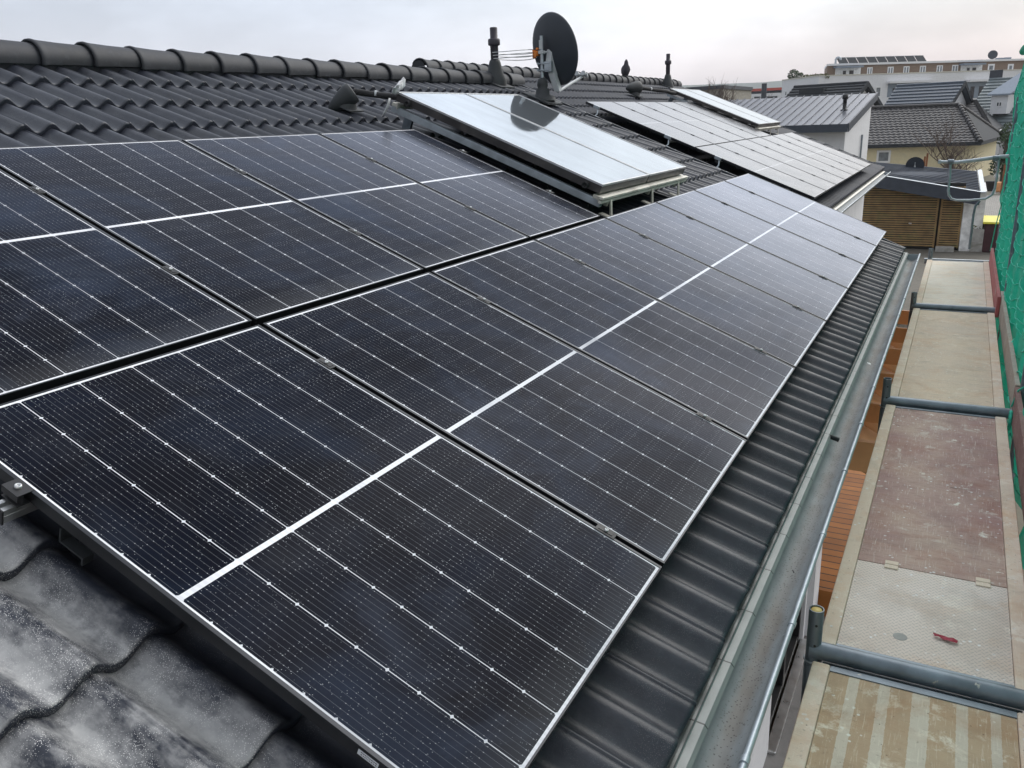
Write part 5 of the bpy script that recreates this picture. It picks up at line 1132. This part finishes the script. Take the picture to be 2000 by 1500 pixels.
# solar rack on the roof, roof pipe, dish
rk = thing('roof_solar_rack', 'row of tilted solar collectors on the roof of the apartment block', 'solar collector', V((f2[0].x, f2[0].y+3, ztp)), None)
f3 = (f2[0]+na*1.5, da, na); xa, _ = fx_(f3, 1640, 120); xb, _ = fx_(f3, 1812, 114); nk = 9
for k in range(nk):
    a = xa+(xb-xa)*k/nk; b = xa+(xb-xa)*(k+.92)/nk; t = MB(); bb3 = f3[0]
    t.prism([bb3+da*a+V((0, 0, ztp+.12)), bb3+da*b+V((0, 0, ztp+.12)), bb3+da*b+na*.8+V((0, 0, ztp+.85)), bb3+da*a+na*.8+V((0, 0, ztp+.85))], (0, 0, .05)); t.build('collector', M_['darkroof'], rk)
t = MB(); t.prism([f3[0]+da*xa+na*.82+V((0, 0, ztp+.85)), f3[0]+da*xb+na*.82+V((0, 0, ztp+.85)), f3[0]+da*xb+na*.95+V((0, 0, ztp+.85)), f3[0]+da*xa+na*.95+V((0, 0, ztp+.85))], (0, 0, .1)); t.build('frame', M_['whiteframe'], rk)
x_, z_ = fx_(f3, 1632, 121); c = f3[0]+da*x_+V((0, 0, ztp+.05)); t = MB(); t.tube([c, c+V((0, 0, .6)), c+V((.1, 0, .8)), c+V((.35, 0, .85)), c+V((.55, 0, .7)), c+V((.55, 0, .5))], .12, 8); tag(t.build('roof_vent', M_['galv_light']), 'bent pale vent pipe at the left end of the apartment roof', 'vent pipe')
x_, z_ = fx_(f3, 1939, 107); c = f3[0]+da*x_; c.z = z_; t = MB(); Mr = Matrix.Translation(c) @ Matrix.Rotation(radians(75), 4, 'X'); t.lathe([(.001, -.12), (.3, -.09), (.5, -.02), (.56, .03)], M=Mr, n=20); t.tube([c+V((0, .1, 0)), V((c.x, c.y+.1, ztp))], .04, 6); tag(t.build('satellite_dish', M_['slate']), 'small round satellite dish on the apartment block roof', 'satellite dish')
x_, z_ = fx_(f3, 1960, 111); c = f3[0]+da*x_; t = MB(); t.box((c.x-.9, c.y, ztp), (c.x+.9, c.y+1, ztp+.35), bev=.05); tag(t.build('roof_box', M_['fargrey']), 'low grey box on the apartment roof by the small dish', 'roof box')
# terrace plants on the parapet
def leafball(mb, c, r, n, leaf, sq=1.):
    for i in range(n):
        a, b = random.random()*2*pi, math.acos(2*random.random()-1); rr = r*(.45+.6*random.random()**.5)
        p = c+V((cos(a)*sin(b)*rr, sin(a)*sin(b)*rr, cos(b)*rr*sq)); x = V((random.gauss(0, 1), random.gauss(0, 1), random.gauss(0, 1))).normalized(); y = x.orthogonal().normalized()
        s = leaf*(.6+random.random()*.8); mb.add([p-x*s, p-y*s*.5, p+x*s, p+y*s*.5], [(0, 1, 2, 3)])
def mid(px, py, back=1.): 
    f0 = V((A1.x, A1.y, 0))+na*back; return onpl(px, py, f0, na)
def mid0(px, py):
    d = (A1-A0).normalized(); n = V((-d.y, d.x, 0)); return onpl(px, py, A0+n*1.0, n)
for (px, py, r, lab) in ((1550, 148, .72, 'round clipped bush at the left end of the apartment roof terrace'),):
    c = mid0(px, py); o = thing('clipped_bush', lab, 'bush', V((c.x, c.y, ZP))); t = MB(); leafball(t, c, r, 900, .09, 1.1); t.build('crown', M_['leafgreen'], o); t = MB(); t.tube([V((c.x, c.y, ZP-.2)), c], .08, 6); t.build('trunk', M_['bark'], o)
c = mid0(1564, 151); o = thing('topiary_tree', 'small tiered topiary tree on the apartment roof terrace', 'tree', V((c.x, c.y, ZP))); t = MB(); c2 = mid0(1564, 145); leafball(t, c2, .33, 200, .07, .6); c3 = mid0(1564, 152.5); leafball(t, c3, .3, 160, .07, .6); t.build('crown', M_['leafgreen'], o); t = MB(); t.tube([V((c.x, c.y, ZP-.2)), c2], .05, 6); t.build('trunk', M_['bark'], o)
t = MB()
for i in range(22):
    c = mid0(1571+i*2.1, 151.5-i*.14); leafball(t, c, .33+.12*random.random(), 60, .09, .8)
tag(t.build('terrace_hedge', M_['moss']), 'low brown green planting along the apartment roof terrace', 'hedge')
# --- grey slab building, far red roofed hall, hills, pole
Pg = atY(1413, 166, 60.); t = MB(); a = atY(1200, 170, 66.); gb = thing('flat_roofed_building', 'plain beige grey flat roofed building behind the bare tree', 'building', V((Pg.x-4, 62, GZ)))
t.prism([V((a.x-4, a.y, GZ)), V((Pg.x, Pg.y, GZ)), V((Pg.x, Pg.y+9, GZ)), V((a.x-4, a.y+9, GZ))], (0, 0, Pg.z-GZ-.25)); t.build('wall', simple('beige_grey_panels', (.3, .28, .24), .85), gb)
t = MB(); t.prism([V((a.x-4, a.y-.2, Pg.z-.25)), V((Pg.x+.1, Pg.y-.2, Pg.z-.25)), V((Pg.x+.1, Pg.y+9, Pg.z-.25)), V((a.x-4, a.y+9, Pg.z-.25))], (0, 0, .25)); t.build('roof_edge', M_['slate'], gb)
YH = 170.; hall = thing('industrial_hall', 'long low hall with brick red roof band, grey middle and white wall far behind', 'building', V((-60, YH, GZ)))
def band(y0, y1, mat, nm, dep, x0=1380, x1=1560):
    p = atY(x0, y0-(-1)*0, YH-dep); q = atY(x1, y0-4.5, YH-dep); z1 = (p.z+q.z)/2; z0 = atY((x0+x1)/2, y1-2.2, YH-dep).z; t = MB(); t.box((p.x-20, YH-dep, z0), (q.x+25, YH+14, z1)); return t.build(nm, M_[mat], hall)
band(177, 230, 'fargrey', 'roof_band', .0); 
pz = lambda y: atY(1470, y, YH).z
t = MB(); xa, xb = atY(1380, 175, YH).x-25, atY(1560, 170, YH).x+30
t.box((xa, YH-2, pz(179)), (xb, YH-.02, pz(174))); t.build('red_band', M_['farred'], hall)
t = MB(); t.box((xa, YH-4, GZ), (xb, YH-2.1, pz(184.5))); t.build('white_wall', M_['white_wall'], hall)
for (a, b, y0, y1) in ((1436, 1449, 190, 193), (1455, 1461, 189.5, 192), (1473, 1485, 189, 191.5), (1497, 1518, 188.5, 191)):
    t = MB(); p, q = atY(a, y0, YH-4.1), atY(b, y1, YH-4.1); t.box((p.x, YH-4.06, q.z), (q.x, YH-4.01, p.z)); t.build('window', M_['glasspane'], hall)
t = MB(); c = atY(1493, 163, 110.); t.tube([V((c.x, 110, GZ)), c], [.4, .32], 8); tag(t.build('chimney_pole', M_['slate']), 'lone dark grey pole in front of the red banded hall', 'pole')
t = MB(); hr = []
for i in range(61):
    a = radians(-60+i*2.0); d = 2600; h = 74+20*mnoise.noise(V((i*.11, 3, 0)))+8*mnoise.noise(V((i*.5, 1, 0)))+30*(i/60.)
    hr.append((V((sin(a)*(d-500), cos(a)*(d-500), GZ-1)), V((sin(a)*d, cos(a)*d, max(20, h))), V((sin(a)*(d+700), cos(a)*(d+700), GZ-1))))
t.grid([list(x) for x in hr]); tag(t.build('hills', M_['hill']), kind='structure')
# --- bare trees
def bare_tree(base, H, label, spread=.45, seed=1, name='bare_tree', mat='bark', levels=4, r0=.07, group=None, up=.35, n0=5):
    rnd = random.Random(seed); o = thing(name, label, 'tree', base, group); tr = MB(); cr = MB()
    def grow(p, d, L, r, lev):
        n = 4; pts = [p]; dd = d.copy()
        for k in range(n):
            dd = (dd+V((rnd.gauss(0, .13), rnd.gauss(0, .13), rnd.gauss(0, .08)+up*.1))).normalized(); pts.append(pts[-1]+dd*L/n)
        (tr if lev == 0 else cr).tube(pts, [r*(1-.6*k/n) for k in range(n+1)], 6 if lev < 2 else 4, cap=False)
        if lev >= levels: return
        m = n0 if lev == 0 else rnd.choice((3, 4, 5))
        for k in range(m):
            s = rnd.uniform(.25, 1.) if lev else rnd.uniform(.45, 1); i = min(n-1, int(s*n)); q = pts[i].lerp(pts[i+1], s*n-i) if s < 1 else pts[-1]
            a = rnd.random()*2*pi; side_ = V((cos(a), sin(a), 0)); nd = (dd*.8+side_*spread*rnd.uniform(.7, 1.5)+V((0, 0, up))).normalized(); grow(q, nd, L*rnd.uniform(.5, .75), r*.5, lev+1)
    grow(V(base), V((0, 0, 1)), H*.38, r0, 0); tr.build('trunk', M_[mat], o); cr.build('crown', M_[mat], o); return o
b_ = atY(1380, 175, 52.); bare_tree(V((b_.x, 52, GZ)), 9.6, 'bare winter tree in front of the beige grey building', seed=4, levels=4, r0=.14, spread=.5, n0=8)
b_ = atY(1345, 175, 55.); bare_tree(V((b_.x, 55, GZ)), 9., 'thin bare tree behind the far vent pipe', seed=9, levels=4, r0=.1, spread=.35)
b_ = atY(1898, 300, 38.); bare_tree(V((b_.x, 38, GZ)), 5.2, 'bare shrub tree before the yellow bungalow wall', seed=12, levels=4, r0=.09, spread=.75, n0=9, up=.25)
b_ = atY(1525, 150, 96.); bare_tree(V((A0.x-1.2, A0.y+2, GZ)), 10.5, 'bare poplar like tree at the left end of the apartment block', seed=15, levels=3, r0=.12, spread=.3)
# --- things in the yards
YB = 40.
t = MB(); c = atY(1787, 323, 33.); Mr = Matrix.Translation(c) @ Matrix.Rotation(radians(100), 4, 'X'); r = thing('satellite_dish', 'dark satellite dish peeping over the shed roof before the yellow wall', 'satellite dish', c)
t.lathe([(.001, -.05), (.17, -.035), (.28, 0), (.32, .03)], M=Mr, n=24); t.build('reflector', M_['dish'], r); t = MB(); t.tube([c+V((0, -.05, -.05)), c+V((0, -.06, .12))], .012, 6); t.tube([c, V((c.x, c.y+.1, GZ))], .04, 8); t.build('pole', M_['lightgrey'], r)
c = atY(1801, 302, 35.5); c2 = atY(1812, 330, 35.5); t = MB()
for k in range(3): t.box((c.x+k*.08, 35.5, GZ), (c.x+k*.08+.07, 35.54, c.z+.05-.12*(2-k)))
tag(t.build('fence_panel', M_['wood_post']), 'rust brown upright board screen above the shed roof', 'fence')
w0 = atZ(1868, 350, -1.9); t = MB(); a, b = atY(1870, 349, 36.), atY(1917, 331, 40.); t.prism([V((a.x-.5, a.y, GZ)), V((b.x, b.y, GZ)), V((b.x, b.y, b.z)), V((a.x-.5, a.y, a.z))], (0, .25, 0)); wl2 = t.build('garden_wall', M_['offwhite']); tag(wl2, 'low slanting white garden wall right of the shed', 'wall')
a = atZ(1953, 378, GZ); hz_ = atY(1953, 322, a.y).z; t = MB()
for k in range(6): t.box((a.x+k*.15, a.y, GZ), (a.x+k*.15+.13, a.y+.05, hz_-.05*(k % 2)))
tag(t.build('timber_fence', M_['wood_post']), 'tall rust brown timber fence beside the green net', 'fence')
c = atZ(1938, 348, GZ); c = atY(1935, 345, 43.); c = atZ(1935, 373, GZ); h_ = atY(1935, 354, c.y).z; t = MB(); t.box((c.x-.3, c.y, GZ), (c.x+.3, c.y+.5, h_), bev=.03); tag(t.build('dark_bin', M_['black']), 'black bin in the yard in front of the rust brown fence', 'bin')
c = atZ(1952, 375, GZ); h_ = atY(1952, 356, c.y).z; t = MB(); t.box((c.x-.22, c.y, GZ), (c.x+.25, c.y+.4, h_), bev=.05); tag(t.build('terracotta_pot', M_['timber_orange']), 'reddish terracotta pot beside the black bin', 'pot')
yq = atZ(1950, 378, GZ).y-.3; c = atY(1948, 336, yq); t = MB(); t.tube([V((c.x, yq, GZ)), V((c.x, yq, c.z-.3)), V((c.x, yq, c.z-.25)), V((c.x, yq, c.z))], [.05, .05, .15, .04], 10); tag(t.build('garden_lamp', M_['offwhite']), 'small pale garden lamp above the pots by the fence', 'lamp')
# dark evergreen trees right of the bungalow
b_ = atY(1965, 290, 55.); e_ = thing('evergreen_tree', 'dark evergreen shrub tree between bungalow corner and net', 'tree', V((b_.x, 55, GZ))); t = MB()
for i in range(9): leafball(t, V((b_.x+random.uniform(-.3, 1.6), 55+random.uniform(-.8, .8), GZ+.6+i*.3)), .62, 260, .09)
t.build('crown', M_['leafgreen'], e_); t = MB(); t.tube([(b_.x, 55, GZ), (b_.x, 55, -.8)], .12, 6); t.build('trunk', M_['bark'], e_)
# planter with plants, bin, wall at right of the white pier
pa_, pb_ = atZ(1893, 492, GZ), atZ(1925, 492, GZ); t = MB(); t.box((pa_.x, pa_.y, GZ), (pb_.x, pa_.y+2.6, GZ+.75), bev=.02); pt = thing('planter', 'concrete planter box with mossy plants right of the white pier', 'planter', V((pa_.x, pa_.y, GZ)))
t.build('box', M_['concrete'], pt); t = MB()
for i in range(26): leafball(t, V((random.uniform(pa_.x+.1, pb_.x-.1), random.uniform(pa_.y+.2, pa_.y+2.4), GZ+.8)), .2, 60, .045, .7)
t.build('plants', M_['moss'], pt)
c = atZ(1950, 494, GZ); t = MB(); t.box((c.x-.5, c.y, GZ), (c.x+.35, c.y+.7, GZ+.92), bev=.03); bn = thing('wheelie_bin', 'dark refuse bin with a yellow lid beside the green net', 'bin', V((c.x, c.y, GZ))); t.build('body', simple('dark_maroon_bin', (.05, .015, .02), .5), bn)
t = MB(); t.prism([(c.x-.55, c.y-.06, GZ+.93), (c.x+.4, c.y-.06, GZ+.93), (c.x+.4, c.y+.75, GZ+1.05), (c.x-.55, c.y+.75, GZ+1.05)], (0, 0, .06)); t.build('lid', M_['yellow'], bn)
# grass strip under the scaffold
t = MB(); t.box((-.6, 8.62, GZ+.0), (.9, 12.5, GZ+.012)); tag(t.build('lawn_strip', M_['moss']), kind='structure')
t = MB(); a = atZ(1775, 545, GZ); t.box((.02, 10.6, GZ+.0), (.32, 10.9, -1.5)); tag(t.build('concrete_pier', M_['concrete']), 'beige concrete pier glimpsed between gutter end and farthest deck', 'pier')

# haze: even thin air round the whole scene
gh = bpy.data.materials.new('thin_winter_haze'); gh.use_nodes = True; hn = gh.node_tree; hn.nodes.clear()
ho = hn.nodes.new('ShaderNodeOutputMaterial'); pv = hn.nodes.new('ShaderNodeVolumePrincipled'); pv.inputs['Color'].default_value = (.93, .96, 1., 1); pv.inputs['Density'].default_value = .00028
hn.links.new(pv.outputs[0], ho.inputs['Volume'])
t = MB(); t.box((-3700, -3700, GZ-1), (3700, 3700, 128)); tag(t.build('haze', gh), kind='stuff')
